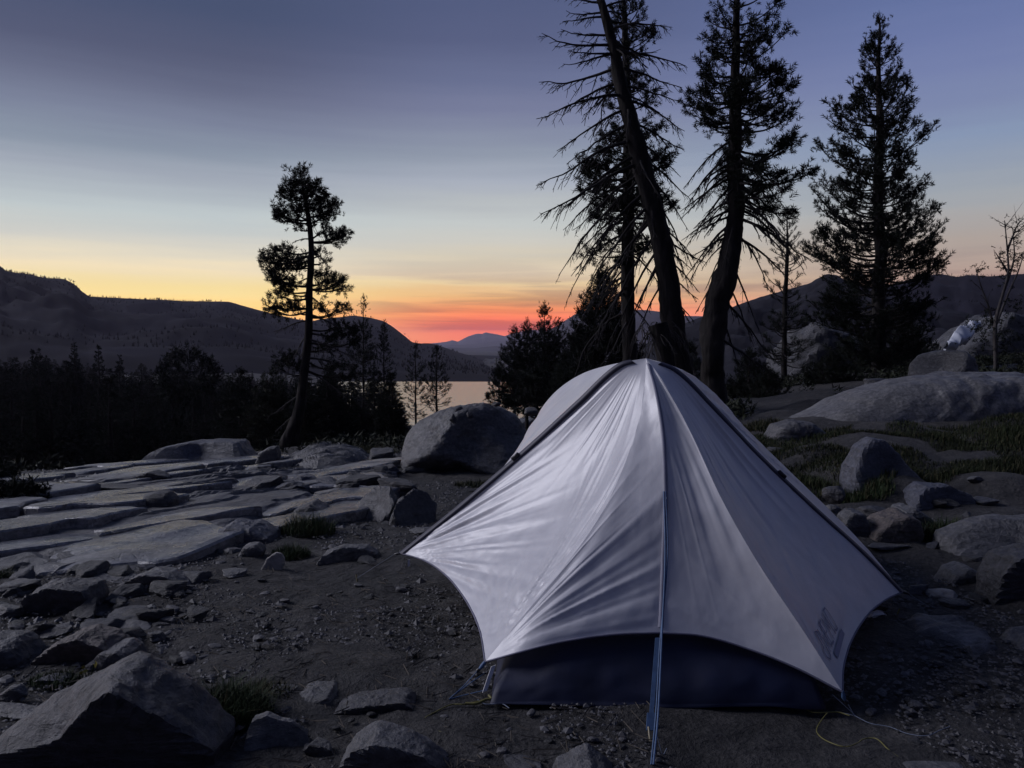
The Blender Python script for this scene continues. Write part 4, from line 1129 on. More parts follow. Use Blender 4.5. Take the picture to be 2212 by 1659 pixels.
    put_outline('whaleback', 'long smooth pale granite whaleback above the grass at right', [(1640, 948), (1690, 912), (1760, 880), (1850, 842), (1930, 822), (2000, 812), (2090, 806), (2180, 804), (2300, 808), (2480, 830), (2600, 900)], 'granite_slab', 210, 915, .30, 'bedrock', level=6, sharp=3.2, rough=.016, strata=.002, sink=.5, d=slab_d)
    put_outline('rock', 'low smooth rock at the near end of the granite whaleback', [(1648, 940), (1668, 914), (1700, 904), (1740, 908), (1770, 930), (1785, 948)], 'granite', 211, 950, .7, level=5, sharp=4, rough=.02)
    put_outline('boulder', 'rounded boulder sitting on top of the granite whaleback', [(1978, 812), (1984, 785), (2000, 768), (2040, 757), (2066, 757), (2085, 775), (2098, 812)], 'granite', 212, 815, .8, 'boulder', d=9.9, level=5, sharp=7, rough=.03, sink=.1, tops=[((-.7, -.6, .3), .62)])
    put_rock('rock', 'flat flake lying on the upper left of the whaleback', (1868, 1935, 818, 838), 'granite_dark', 213, level=4, d=9.6, thick=.6)
    # --- outcrops farther back on the right
    put_outline('outcrop', 'blocky cliff outcrop behind the straight conifer', [(1660, 880), (1690, 770), (1720, 715), (1770, 700), (1800, 712), (1830, 745), (1860, 740), (1900, 760), (1960, 800), (2000, 880)], 'cliff', 220, 900, .5, 'outcrop', d=24, level=6, sharp=10, strata=.05, rough=.09, sink=1.0, tops=[((-.5, -.8, .3), .75)])
    put_outline('outcrop', 'pale rocky slope below the snow patch at far right', [(2000, 800), (2040, 745), (2090, 705), (2130, 680), (2180, 690), (2240, 672), (2330, 690), (2420, 800)], 'cliff', 221, 830, .5, 'outcrop', d=34, level=6, sharp=9, strata=.03, rough=.06, sink=1.5)
# snow lying on the slope, thin and broken
    top = crv(np.array([px(2046, 742, 27.2), px(2060, 718, 27.8), px(2084, 702, 28.4), px(2106, 690, 28.9), px(2118, 692, 29)]), 40)
    bot = crv(np.array([px(2048, 746, 27), px(2070, 740, 27.2), px(2088, 728, 27.7), px(2108, 716, 28.2), px(2118, 700, 28.8)]), 40)
    jt = fbm(np.column_stack([np.arange(40) * .22, np.zeros(40), np.zeros(40)]), 8, 3)[:, None]; top = top + np.array([0, .05, .16]) * jt * .5; bot = bot - np.array([0, .03, .10]) * jt[::-1]
    w_ = np.linspace(0, 1, 16)[None, :, None]
    S = top[:, None] * (1 - w_) + bot[:, None] * w_
    th_ = .03 * np.sin(pi * np.linspace(0, 1, 16))[None] + .02 * fbm(S * 2.0, 5, 3)
    U = S + np.array([0, -.7, .7]) * th_[..., None]; Lw = S + np.array([0, .25, -.25])
    mb = MB(); mb.add(np.concatenate([U, Lw[:, ::-1]], 1), grid_faces(40, 32, True))
    tag(obj('snow_patch', mb, M['snow'], None, tuple(S.mean((0, 1)))), 'lingering white snow patch on the rocks at far right', 'snow')

    # --- loose stones: alike, strewn over the dirt
    rng = np.random.default_rng(99)
    kinds = []
    for k in range(7):
        V, F = rock_shape(300 + k, 2, 8, 12, (), .05)
        V = V * np.array([1, rng.uniform(.6, .95), rng.uniform(.28, .6)])
        mb = MB(); mb.add(V, F); kinds.append(mb.mesh('stone', M['granite_dark' if k % 3 else 'stone_small'], False))
    def strew(n, fn, label, group, smin, smax):
        c = 0
        while c < n:
            u, v = fn()
            if 1040 < u < 1900 and 880 < v < 1545: continue
            p = hit(u, v)
            if p[1] > 13: continue
            s = rng.uniform(smin, smax) ** 1.0 * (p[1] / 3.5) ** .45
            o = link('stone', kinds[rng.integers(0, 7)], None, (p[0], p[1], p[2] + s * .12))
            o.scale = (s, s, s); o.rotation_euler = (rng.normal(0, .15), rng.normal(0, .15), rng.uniform(0, 6.28))
            tag(o, label, 'stone', group); c += 1
    strew(80, lambda: (rng.uniform(330, 1040), 1200 + 330 * rng.random() ** 1.2), 'small loose stone strewn on the dirt left of the tent', 'small stones on the dirt left of the tent', .010, .030)
    strew(60, lambda: (rng.uniform(0, 860), rng.uniform(1000, 1240)), 'small stone lying among the left bedrock slabs', 'small stones among the bedrock slabs', .02, .05)
    strew(45, lambda: (rng.uniform(560, 1360), rng.uniform(1540, 1655)), 'small loose stone on the dirt in front of the tent', 'small stones in front of the tent', .008, .022)
    strew(45, lambda: (rng.uniform(1840, 2200), rng.uniform(1180, 1640)), 'small loose stone on the dirt right of the tent', 'small stones right of the tent', .010, .026)
    strew(60, lambda: (rng.uniform(0, 420), rng.uniform(1250, 1500)), 'small stone wedged between the rocks of the left pile', 'small stones in the left rock pile', .014, .04)

    # --- broken angular blocks around the bedrock and pile
    kinds = []
    for k in range(6):
        V, F = rock_shape(330 + k, 4, 11, 26, (), .07, .03)
        V = V * np.array([1, rng.uniform(.55, .9), rng.uniform(.3, .5)]); mb = MB(); mb.add(V, F); kinds.append(mb.mesh('rock', M[('granite', 'granite_dark', 'granite_blue')[k % 3]], False))
    def blocks(n, fn, label, group, smin, smax):
        for _ in range(n):
            u, v = fn(); p = hit(u, v); s = rng.uniform(smin, smax) * (p[1] / 4) ** .4
            o = link('rock', kinds[rng.integers(0, 6)], None, (p[0], p[1], p[2] + s * .14)); o.scale = (s, s, s)
            o.rotation_euler = (rng.normal(0, .18), rng.normal(0, .18), rng.uniform(0, 6.28)); tag(o, label, 'rock', group)
    blocks(26, lambda: (rng.uniform(0, 440), rng.uniform(1235, 1420)), 'angular broken rock lying in the rubble of the left pile', 'angular rocks in the left rubble', .05, .11)
    blocks(22, lambda: (rng.uniform(560, 900), rng.uniform(985, 1075)), 'broken rock in the rubble between the lone pine and domed boulder', 'rubble between pine and domed boulder', .07, .16)
    blocks(12, lambda: (rng.uniform(1960, 2200), rng.uniform(1090, 1330)), 'angular rock lying about the right rock pile', 'angular rocks at the right', .04, .09)

    # --- gravel and twig litter, far too fine to count
    D, F = ICO[2]
    oct_v = np.array([[1, 0, 0], [-1, 0, 0], [0, 1, 0], [0, -1, 0], [0, 0, 1], [0, 0, -1.]])
    oct_f = np.array([[0, 2, 4], [2, 1, 4], [1, 3, 4], [3, 0, 4]])
    n = 60000
    dd = 1.3 + 9.5 * rng.random(n) ** 1.5
    tt = rng.uniform(-.75, .75, n)
    X = tt * dd; Y = dd
    dens = fbm(xyz(X * 1.3, Y * 1.3), 77, 3)
    keep = (dens > -.15) & ~((np.abs(X - .45) < .5) & (Y > 2.35) & (Y < 4.5)) & ~((tt > .36) & (Y > 4.6))
    X, Y = X[keep], Y[keep]; n = len(X)
    s = rng.uniform(.0028, .0105, n) * (Y / 2.6) ** .5 * np.where(rng.random(n) < .07, 2.2, 1)
    a = rng.uniform(0, 2 * pi, n)
    sq = rng.uniform(.25, .7, n); el = rng.uniform(.6, 1.0, n)
    base = oct_v[None] * np.stack([s, s * el, s * sq], -1)[:, None] * (1 + rng.uniform(-.3, .3, (n, 6, 1)))
    ca, sa = np.cos(a)[:, None], np.sin(a)[:, None]
    V = np.stack([base[..., 0] * ca - base[..., 1] * sa, base[..., 0] * sa + base[..., 1] * ca, base[..., 2]], -1)
    V = V + np.stack([X, Y, ground(X, Y) + s * .2 + .004], -1)[:, None]
    mb = MB(); mb.add(V.reshape(-1, 3), (np.arange(n)[:, None, None] * 6 + oct_f[None]).reshape(-1, 3))
    tag(obj('gravel', mb, M['stone_small'], smooth=False), 'fine grit and gravel littering the bare dirt', 'gravel', kind='stuff')
    n = 2600
    dd = 1.5 + 4.5 * rng.random(n) ** 1.3; tt = rng.uniform(-.7, .2, n)
    X = tt * dd; Y = dd
    keep = ~((np.abs(X - .45) < .55) & (Y > 2.3)); X, Y = X[keep], Y[keep]; n = len(X)
    L_ = rng.uniform(.008, .04, n); a = rng.uniform(0, 2 * pi, n); w = rng.uniform(.0007, .0018, n)
    dirv = np.stack([np.cos(a), np.sin(a), rng.normal(0, .15, n)], -1) * L_[:, None]
    sd = np.stack([-np.sin(a), np.cos(a), a * 0], -1) * w[:, None]
    c = np.stack([X, Y, ground(X, Y) + .010], -1); up = np.array([0, 0, 1.]) * w[:, None] * 1.6
    V = np.stack([c - dirv - sd, c - dirv + sd, c - dirv + up, c + dirv - sd, c + dirv + sd, c + dirv + up], 1)
    f = np.array([[0, 3, 5, 2], [1, 2, 5, 4], [0, 1, 4, 3]])
    mb = MB(); mb.add(V.reshape(-1, 3), (np.arange(n)[:, None, None] * 6 + f[None]).reshape(-1, 4))
    tag(obj('twig_litter', mb, M['twig'], smooth=False), 'dry twigs and needles scattered over the dirt', 'litter', kind='stuff')
build_rocks()

# ------------------------------------------------------------------ trees
def tuft_template(n, seed, spread=1.0, wid=.055):
    """a bottle-brush spray of needles along +Z, unit length"""
    rng = np.random.default_rng(seed)
    t = rng.uniform(.0, .75, n) ** .8
    az = rng.uniform(0, 2 * pi, n)
    rad = np.stack([np.cos(az), np.sin(az), az * 0], -1)
    out = rng.uniform(.45, 1.05, n)[:, None] * spread
    d = unit(rad * out + np.array([0, 0, .75]))
    ln = rng.uniform(.38, .58, n)[:, None]
    b = np.stack([az * 0, az * 0, t], -1)
    s = unit(np.cross(d, rng.normal(0, 1, (n, 3)))) * wid * .62
    m = b + d * ln * .55
    V = np.stack([b + d * ln * .12 - s * .75, b + d * ln, b + d * ln * .12 + s * .75], 1)
    F = np.arange(n)[:, None] * 3 + np.arange(3)[None]
    return V.reshape(-1, 3), F
TUFTS = {}
def add_tufts(mb, C, Dv, S, n=22, seed=0, mat=0, spread=1.0, wid=.055):
    C = np.asarray(C, float); Dv = unit(np.asarray(Dv, float)); S = np.asarray(S, float)
    rng = np.random.default_rng(seed)
    which = rng.integers(0, 4, len(C))
    for w in range(4):
        key = (n, w, spread, wid)
        if key not in TUFTS: TUFTS[key] = tuft_template(n, 900 + w, spread, wid)
        T, F = TUFTS[key]
        k = which == w
        if not k.any(): continue
        c, d, s = C[k], Dv[k], S[k]
        ref = unit(rng.normal(0, 1, d.shape)); a = unit(np.cross(d, ref)); b = np.cross(d, a)
        V = c[:, None] + s[:, None, None] * (T[None, :, :1] * a[:, None] + T[None, :, 1:2] * b[:, None] + T[None, :, 2:] * d[:, None])
        m = len(T)
        mb.add(V.reshape(-1, 3), (np.arange(len(c))[:, None, None] * m + F[None]).reshape(-1, 3), mat)

def trunk_mesh(P, R, sides=12, seed=0, flare=1.5):
    P = np.asarray(P, float); n = len(P)
    V, F = tube(P, R, sides)
    V = V.reshape(n, sides, 3)
    th = np.arange(sides) * 2 * pi / sides
    nz_ = noise(np.stack(np.broadcast_arrays(np.cos(th)[None] * 2.2, np.sin(th)[None] * 2.2, (np.arange(n) * .18)[:, None]), -1), seed)
    c = P[:, None]
    nf = noise(np.stack(np.broadcast_arrays(np.cos(th)[None] * 5, np.sin(th)[None] * 5, (np.arange(n) * .7)[:, None]), -1), seed + 1)
    V = c + (V - c) * (1 + .14 * nz_ + .09 * nf)[..., None]
    return V.reshape(-1, 3), F

def conifer(name, label, trunk, d, prof, seed, group=None, tuft=.20, nb=90, per=5.0, up=(.55, -.18), curl=.35, needles=22, mat='needles', bark='bark', wid=.055,
            base=None, tmin=.30, jit=.02, cat='pine tree', ymul=1.0, spread=1.0, parent_extra=None, gap=0.0, sidetw=.32, bend=0, cl=1):
    """trunk: (u, v, width) from the top down at depth d; prof: (v, reach left, reach right) of the crown in sketch px"""
    rng = np.random.default_rng(seed)
    k = d / FPX
    tr = np.array([list(px(u, v, d)) + [w * k / 2] for u, v, w in trunk])
    tr = tr[::-1]
    g0 = gz(tr[0, 0], d) if base is None else base
    if tr[0, 2] > g0 - .1:
        tr = np.vstack([[tr[0, 0], d, g0 - .15, tr[0, 3] * 1.35], tr])
    n = max(60, len(tr) * 12)
    C = crv(tr, n); C[:, 1] += jit * d * .2 * noise(np.stack([np.arange(n) * .12, np.arange(n) * 0., np.arange(n) * 0.], -1), seed)
    P, R = C[:, :3], np.maximum(C[:, 3], .006)
    foot = P[0].copy(); foot[2] = max(g0, P[0, 2])
    root = empty(name, foot)
    tag(root, label, cat, group)
    mb = MB(); V, F = trunk_mesh(P, R, 16, seed); mb.add(V, F)
    obj('trunk', mb, M[bark], root, foot)
    prof = np.array(prof, float)
    z_of = lambda v: px(1106, v, d)[2]
    pz = np.array([z_of(v) for v in prof[:, 0]])
    zt, zb = pz[0], pz[-1]
    mb = MB()
    TC, TD, TS = [], [], []
    ga = rng.uniform(0, 6.28)
    hs = np.sort(rng.random(nb) ** .92)
    for i, h in enumerate(hs):
        z = zt + (zb - zt) * h
        if gap and noise(np.array([[z * 1.1, 0, seed]]), seed)[0] < -1 + gap: continue
        ga += 2.399 + rng.normal(0, .35)
        ca, sa = cos(ga), sin(ga)
        Lr = np.interp(-z, -pz, prof[:, 2]) * k; Ll = np.interp(-z, -pz, prof[:, 1]) * k
        side = Lr if ca > 0 else Ll
        ln = (abs(ca) * side + (1 - abs(ca)) * (Lr + Ll) * .5) * rng.uniform(.62, 1.08)
        if ln < .03: continue
        j = int(np.argmin(np.abs(P[:, 2] - z))); o = P[j]
        a0 = up[0] * (1 - h) + up[1] * h + rng.normal(0, .10)
        q = np.linspace(0, 1, 7)
        hd = np.array([ca, sa * ymul, 0])
        bz = ln * (tan(a0) * q + curl * q ** 2 * rng.uniform(.4, 1.2) - .25 * curl * np.sin(q * pi))
        wob = np.cross(hd, [0, 0, 1]) * (ln * .08 * rng.normal()) 
        B = o + hd * (ln * q)[:, None] + wob * (q ** 2)[:, None] + np.array([0, 0, 1.]) * bz[:, None]
        r0 = min(R[j] * .42, .010 + .012 * ln)
        V, F = tube(B, np.linspace(r0, r0 * .3, 7), 4); mb.add(V, F, 1)
        nt_ = max(2, int(ln * per * 2))
        qs = np.clip(rng.uniform(tmin, 1.0, nt_) ** .8, 0, 1)
        cum = np.column_stack([np.interp(qs, q, B[:, a]) for a in range(3)])
        tdir = unit(np.gradient(B, axis=0)); td = np.column_stack([np.interp(qs, q, tdir[:, a]) for a in range(3)])
        sgn = rng.choice([-1, 1], nt_)[:, None]
        perp = unit(np.cross(td, [0, 0, 1.])) * sgn
        tl = (ln * sidetw * (1.15 - qs) + tuft * .3) * rng.uniform(.3, 1.1, nt_)
        dd_ = unit(td * .75 + perp * rng.uniform(.1, 1.0, (nt_, 1)) + np.array([0, 0, 1.]) * rng.uniform(.0, .7, (nt_, 1)))
        tip = cum + dd_ * tl[:, None]
        for a_, b_ in zip(cum, tip):
            V, F = tube([a_, b_], [r0 * .35, r0 * .15], 3); mb.add(V, F, 1)
        for _ in range(cl - 1):
            TC.append(tip - dd_ * tuft * .35 + rng.normal(0, tuft * .38, tip.shape)); TD.append(dd_ + rng.normal(0, .6, tip.shape) + [0, 0, .2]); TS.append(tuft * min(1.0, .5 + ln * .9) * rng.uniform(.65, 1.05, nt_))
        TC += [tip - dd_ * tuft * .3, B[-1:] - tdir[-1:] * tuft * .3]; TD += [dd_ + [0, 0, .25], tdir[-1:] + [0, 0, .2]]
        fs = min(1.0, .5 + ln * .9); TS += [tuft * fs * rng.uniform(.7, 1.2, nt_), np.array([tuft * fs])]
    # leader
    top = P[-1]; TC.append(top[None] - [0, 0, tuft * .5]); TD.append(np.array([[0, 0, 1.]])); TS.append(np.array([tuft * 1.1]))
    add_tufts(mb, np.concatenate(TC), np.concatenate(TD), np.concatenate(TS), needles, seed, 0, spread, wid)
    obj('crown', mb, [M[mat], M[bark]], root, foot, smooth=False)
    return root, P, R, foot

def dead_limb(mb, o, hd, ln, a0, droop, r0, rng, ntw=8, sub=True, tipup=.25, twl=.34):
    q = np.linspace(0, 1, 10)
    wob = np.cross(hd, [0, 0, 1.]) * ln * .10 * rng.normal()
    B = o + hd * (ln * q)[:, None] + wob * np.sin(q * 3)[:, None] + np.array([0, 0, 1.]) * (ln * (tan(a0) * q - droop * q ** 2 + tipup * np.maximum(q - .6, 0) ** 2 * 2))[:, None]
    B = B + rng.normal(0, .012 * ln, B.shape) * q[:, None]
    V, F = tube(B, r0 * (1 - .82 * q), 5); mb.add(V, F)
    T = unit(np.gradient(B, axis=0))
    for k in range(ntw):
        s = rng.uniform(.18, .97); p = np.array([np.interp(s, q, B[:, a]) for a in range(3)]); t = np.array([np.interp(s, q, T[:, a]) for a in range(3)])
        sg = rng.choice([-1, 1]); pr = unit(np.cross(t, [0, 0, 1.]) + 1e-6) * sg
        d_ = unit(t * .9 + pr * rng.uniform(-.1, 1.0) + np.array([0, 0, rng.uniform(-1.0, .25)]))
        l2 = ln * twl * (1.15 - s * .7) * rng.uniform(.4, 1.1)
        w = np.linspace(0, 1, 6)
        Q = p + d_ * (l2 * w)[:, None] + np.array([0, 0, 1.]) * (l2 * (-.35 * w ** 2 + .30 * np.maximum(w - .5, 0) * w) * rng.uniform(.2, 1.6))[:, None] + rng.normal(0, .02 * l2, (6, 3)) * w[:, None]
        rr = max(r0 * .36 * (1 - s * .5), .0048)
        V, F = tube(Q, np.linspace(rr, rr * .4, 6), 4); mb.add(V, F)
        if sub:
            for _ in range(rng.integers(1, 4)):
                m = rng.integers(1, 5); d3 = unit(unit(Q[m + 1] - Q[m]) + rng.normal(0, .55, 3) + np.array([0, 0, -.15])); l3 = l2 * rng.uniform(.25, .5)
                U = np.array([Q[m], Q[m] + d3 * l3 * .5 + [0, 0, -.03 * l3], Q[m] + d3 * l3 + [0, 0, .04 * l3]])
                V, F = tube(U, [rr * .75, rr * .6, rr * .45], 3); mb.add(V, F)
    return B

def dead_limbs(root, P, R, foot, d, specs, rng, mat='deadwood'):
    """specs: (v on trunk, azimuth deg from +x, length px, start angle, droop)"""
    k = d / FPX
    for v, az, lpx, a0, droop in specs:
        z = px(1106, v, d)[2]; j = int(np.argmin(np.abs(P[:, 2] - z)))
        hd = np.array([cos(radians(az)), sin(radians(az)), 0])
        ln = lpx * k
        mb = MB()
        dead_limb(mb, P[j], hd, ln, a0, droop, max(.008, min(R[j] * .36, .012 + .013 * ln)), rng, ntw=int(8 + ln * 9))
        obj('branch', mb, M[mat], root, foot)

def build_trees():
    rng = np.random.default_rng(4)
    # lone pine on the left
    d = 15.0
    tr = [(648, 376, 2), (652, 395, 5), (658, 425, 7), (664, 455, 9), (669, 490, 11), (672, 530, 12), (672, 570, 13), (668, 632, 14), (667, 702, 16), (661, 771, 18), (653, 841, 21), (642, 905, 26), (618, 965, 38)]
    C = crv(np.array([list(px(u, v, d)) + [w * d / FPX / 2] for u, v, w in tr][::-1]), 90); P, R = C[:, :3], C[:, 3]
    g0 = gz(P[0, 0], d); P = np.vstack([[P[0, 0] - .05, d, min(g0, P[0, 2]) - .2], P]); R = np.append(R[0] * 1.25, R)
    f = np.array([P[0, 0], d, min(g0, P[1, 2])]); r = empty('pine_tree', f)
    tag(r, 'lone clumpy pine with a bent trunk standing over the lake view', 'pine tree')
    mb = MB(); V, F = trunk_mesh(P, R, 12, 2); mb.add(V, F); obj('trunk', mb, M['bark'], r, f)
    boughs = [(650, 392, 16, 18, 26, 400), (654, 408, 20, 14, 22, 420), (617, 414, 13, 12, 15, 432), (632, 424, 16, 10, 14, 436), (676, 418, 22, 20, 34, 436), (694, 430, 12, 10, 12, 440), (664, 448, 24, 16, 30, 462), (606, 462, 14, 9, 13, 478), (624, 474, 22, 11, 24, 486), (642, 460, 14, 10, 14, 480), (704, 452, 20, 14, 22, 470), (716, 444, 10, 9, 8, 470), (694, 472, 18, 9, 14, 486), (648, 496, 12, 8, 8, 500),
              (732, 505, 13, 11, 14, 522), (716, 517, 20, 11, 22, 526), (694, 500, 12, 8, 9, 518), (688, 552, 8, 8, 6, 560), (697, 566, 7, 5, 4, 570), (579, 566, 15, 9, 13, 552), (596, 554, 18, 12, 20, 548), (614, 541, 14, 9, 12, 545), (628, 562, 20, 13, 24, 556), (645, 578, 14, 9, 12, 580), (606, 578, 18, 8, 14, 570),
              (590, 600, 14, 8, 10, 618), (608, 604, 18, 10, 18, 616), (628, 612, 18, 10, 16, 620), (602, 622, 14, 8, 10, 630), (602, 638, 12, 5, 7, 648), (630, 634, 10, 6, 7, 640), (704, 606, 16, 12, 18, 618), (722, 612, 16, 12, 18, 622), (736, 622, 10, 7, 9, 626), (690, 622, 12, 8, 9, 624),
              (590, 672, 15, 7, 12, 672), (612, 664, 18, 8, 16, 668), (636, 660, 14, 8, 10, 664), (646, 676, 12, 6, 8, 678), (732, 668, 13, 9, 11, 688), (704, 680, 18, 5, 8, 686), (684, 664, 10, 8, 8, 670), (720, 706, 20, 6, 10, 712), (752, 716, 16, 10, 14, 722), (728, 734, 22, 8, 14, 738), (700, 752, 18, 7, 10, 756), (758, 740, 12, 8, 8, 742), (614, 776, 16, 8, 12, 800), (630, 788, 16, 8, 12, 806), (606, 798, 10, 6, 6, 812), (716, 796, 22, 8, 12, 782), (742, 812, 18, 10, 12, 800)]
    mbw, mbn = MB(), MB(); C_, D_, S_ = [], [], []
    k = d / FPX
    for (u, v, ru, rv, m, vb) in boughs:
        jt = int(np.argmin(np.abs(P[:, 2] - px(1106, vb, d)[2]))); o = P[jt]
        dy = rng.normal(0, 1.0) * ru * k * .9; e = px(u, v, d) + [0, dy, 0]
        md = o * .45 + e * .55 + [0, 0, -.10 * np.linalg.norm(e - o)]
        B = crv([o, md, e], 9); V, F = tube(B, np.linspace(.022, .009, 9), 5); mbw.add(V, F)
        for _ in range(m):
            q = e + np.array([rng.normal(0, ru * .52 * k), rng.normal(0, ru * .5 * k), rng.normal(0, rv * .52 * k)])
            s0 = B[rng.integers(4, 9)]; V, F = tube(crv([s0, (s0 + q) / 2 + [0, 0, -.02], q], 4), [.008, .006, .005, .004], 4); mbw.add(V, F)
            dv = unit(q - s0 + 1e-6) * .8 + np.array([0, 0, .55]) + rng.normal(0, .25, 3)
            for _ in range(3): C_.append(q + rng.normal(0, .05, 3)); D_.append(dv + rng.normal(0, .45, 3)); S_.append(rng.uniform(.11, .175))
    obj('bough', mbw, M['bark'], r, f)
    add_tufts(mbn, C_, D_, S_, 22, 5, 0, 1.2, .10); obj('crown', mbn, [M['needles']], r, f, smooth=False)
    specs = [(520, 200, 40, .2, .5), (545, 330, 50, -.2, .6), (600, 160, 60, -.1, .2), (640, 340, 62, -.5, .5), (680, 350, 90, -.2, .35), (690, 185, 75, -.1, .3), (720, 200, 48, -.9, .8), (745, 170, 46, -.9, .9), (735, 10, 100, -.2, .25), (770, 355, 118, -.1, .1), (800, 5, 90, -.4, .3), (822, 195, 62, .3, -.1), (850, 190, 70, -.5, .2), (890, 200, 50, -.6, .2)]
    dead_limbs(r, P, R, f, 15.0, specs, rng, 'bark_grey')
    # slender conifers between the lone pine and the lake
    def small(label, u, vt, vb, reach, d, seed, tuft=.17, nb=90, name='young_conifer', grp='young conifers in front of the lake', lean=0, mat='needles', per=5.0, needles=18):
        prof = [(vt, 1, 1), (vt + .06 * (vb - vt), reach * .12, reach * .12), (vt + .25 * (vb - vt), reach * .38, reach * .36), (vt + .45 * (vb - vt), reach * .66, reach * .62), (vt + .62 * (vb - vt), reach * .86, reach * .84), (vt + .8 * (vb - vt), reach, reach), (vb, reach * .75, reach * .8)]
        w = reach * .14
        return conifer(name, label, [(u + lean, vt, 1), (u + lean * .5, (vt + vb) / 2, w * .6), (u, vb, w), (u, vb + 22, w * 1.1)], d, prof, seed, grp, tuft, nb, per, up=(.7, .02), curl=.28, needles=needles, tmin=.25, cat='conifer', mat=mat, wid=.10, cl=3)
    small('tallest slim conifer just right of the lone pine', 785, 640, 905, 40, 30, 411, .22, 100, per=3.4)
    small('second slim conifer right of the lone pine, before the hill', 829, 696, 900, 31, 30, 412, .20, 85, per=3.4)
    small('narrow conifer standing against the left of the lake', 898, 741, 905, 31, 27, 413, .17, 60, per=3.2)
    small('small conifer against the bright middle of the lake', 943, 748, 895, 36, 27, 414, .17, 62, per=3.2)
    small('bushy dark conifer behind the lone pine trunk', 718, 790, 930, 36, 26, 415, .20, 80)
    small('low conifer at the foot of the slim conifers', 762, 872, 950, 40, 22, 416, .20, 70)
    small('dark squat conifer left of the big domed boulder', 832, 880, 955, 40, 20, 417, .20, 70)
    small('thick shrubby conifer left of the lone pine foot', 590, 800, 960, 60, 20, 418, .20, 110, mat='leaf_dark')
    small('low shrubby pine behind the flat topped boulder', 520, 800, 960, 58, 24, 419, .22, 90)
    # group right of the lake
    g2 = 'conifers between the lake and the big leaning tree'
    small('conifer with the tallest tip right of the lake', 1176, 657, 880, 50, 26, 421, .23, 130, 'conifer', g2)
    small('conifer left of the tallest tip right of the lake', 1138, 692, 880, 44, 25, 422, .22, 110, 'conifer', g2)
    small('leftmost narrow conifer of the clump right of the lake', 1112, 707, 885, 46, 24, 423, .21, 110, 'conifer', g2)
    small('short tip conifer right of the tallest in the clump', 1207, 692, 880, 50, 27, 424, .23, 110, 'conifer', g2)
    small('ragged low conifer at the lake edge of the clump', 1078, 796, 890, 34, 24, 425, .17, 60, 'conifer', g2)
    small('dense conifer just behind the tent peak, left of the thin trunk', 1302, 572, 870, 80, 21, 426, .24, 190, 'conifer', g2)
    small('dark filler conifer between the clump and the tent peak', 1248, 720, 890, 62, 23, 427, .22, 120, 'conifer', g2)
    small('low dark conifer at the foot of the clump by the domed boulder', 1160, 800, 905, 60, 18, 428, .19, 90, 'conifer', g2)
    small('low bushy conifer above the tent shoulder', 1230, 812, 905, 60, 16, 429, .18, 90, 'conifer', g2)
    small('dark bush conifer between the two great trunks', 1490, 742, 880, 46, 19, 430, .19, 90, 'conifer', g2)

    # live pine behind the leaning dead tree
    r, P, R, f = conifer('pine_tree', 'upright live pine directly behind the leaning dead trunk', [(1344, -40, 5), (1350, 60, 12), (1354, 180, 16), (1357, 320, 20), (1357, 450, 23), (1356, 560, 26), (1358, 700, 28), (1362, 800, 32)], 13.0,
        [(-36, 6, 6), (0, 26, 24), (40, 34, 46), (90, 36, 56), (130, 28, 62), (170, 42, 44), (210, 52, 52), (260, 62, 80), (300, 60, 74), (340, 108, 84), (380, 116, 92), (420, 108, 76), (470, 86, 84), (520, 72, 60), (550, 104, 40), (570, 60, 30)], 431,
        tuft=.165, nb=150, per=3.3, up=(.5, -.22), curl=.25, needles=24, tmin=.45, wid=.10, spread=1.3, cl=5)
    sp = []
    for v in np.linspace(330, 690, 26):
        az = rng.choice([0, 180]) + rng.normal(0, 45); sp.append((v, az, rng.uniform(50, 140) * (1.1 if az > 90 else .8), rng.uniform(-.5, -.1), rng.uniform(.5, 1.1)))
    sp += [(430, 185, 150, -.25, .9), (470, 178, 135, -.4, 1.0), (400, 182, 140, -.1, .7)]
    dead_limbs(r, P, R, f, 13.0, sp, rng)

    # leaning dead tree
    d = 11.5
    tr = [(1270, -70, 14), (1284, -30, 16), (1298, 0, 18), (1325, 103, 22), (1342, 187, 27), (1365, 268, 34), (1387, 357, 41), (1409, 446, 41), (1432, 536, 43), (1447, 625, 46), (1454, 714, 46), (1472, 800, 52)]
    C = crv(np.array([list(px(u, v, d)) + [w * d / FPX / 2] for u, v, w in tr][::-1]), 90)
    P, R = C[:, :3], C[:, 3]
    g0 = gz(P[0, 0], d); P = np.vstack([[P[0, 0] + .03, d, g0 - .15], P]); R = np.append(R[0] * 1.2, R)
    f = np.array([P[0, 0], d, g0]); root = empty('dead_tree', f)
    tag(root, 'great leaning dead tree with bare drooping branches behind the tent', 'dead tree')
    mb = MB(); V, F = trunk_mesh(P, R, 14, 3); mb.add(V, F); obj('trunk', mb, M['bark'], root, f)
    L_ = [(10, 176, 95, .1, -.1), (40, 185, 90, .1, .3), (75, 172, 105, .15, .05), (98, 180, 150, -.05, -.12), (120, 190, 110, -.25, .1), (150, 178, 165, -.12, .12), (175, 168, 150, -.2, .25), (205, 185, 185, -.18, .2), (235, 176, 150, -.35, .3), (262, 190, 140, -.4, .3), (300, 180, 205, -.25, .3), (330, 172, 175, -.45, .3), (350, 186, 215, -.35, .25), (380, 178, 150, -.6, .4), (410, 184, 165, -.6, .5), (440, 176, 150, -.7, .6), (470, 182, 170, -.75, .6), (500, 186, 135, -.9, .7), (530, 176, 120, -.9, .8), (560, 182, 105, -.9, .8), (600, 180, 80, -.9, .8)]
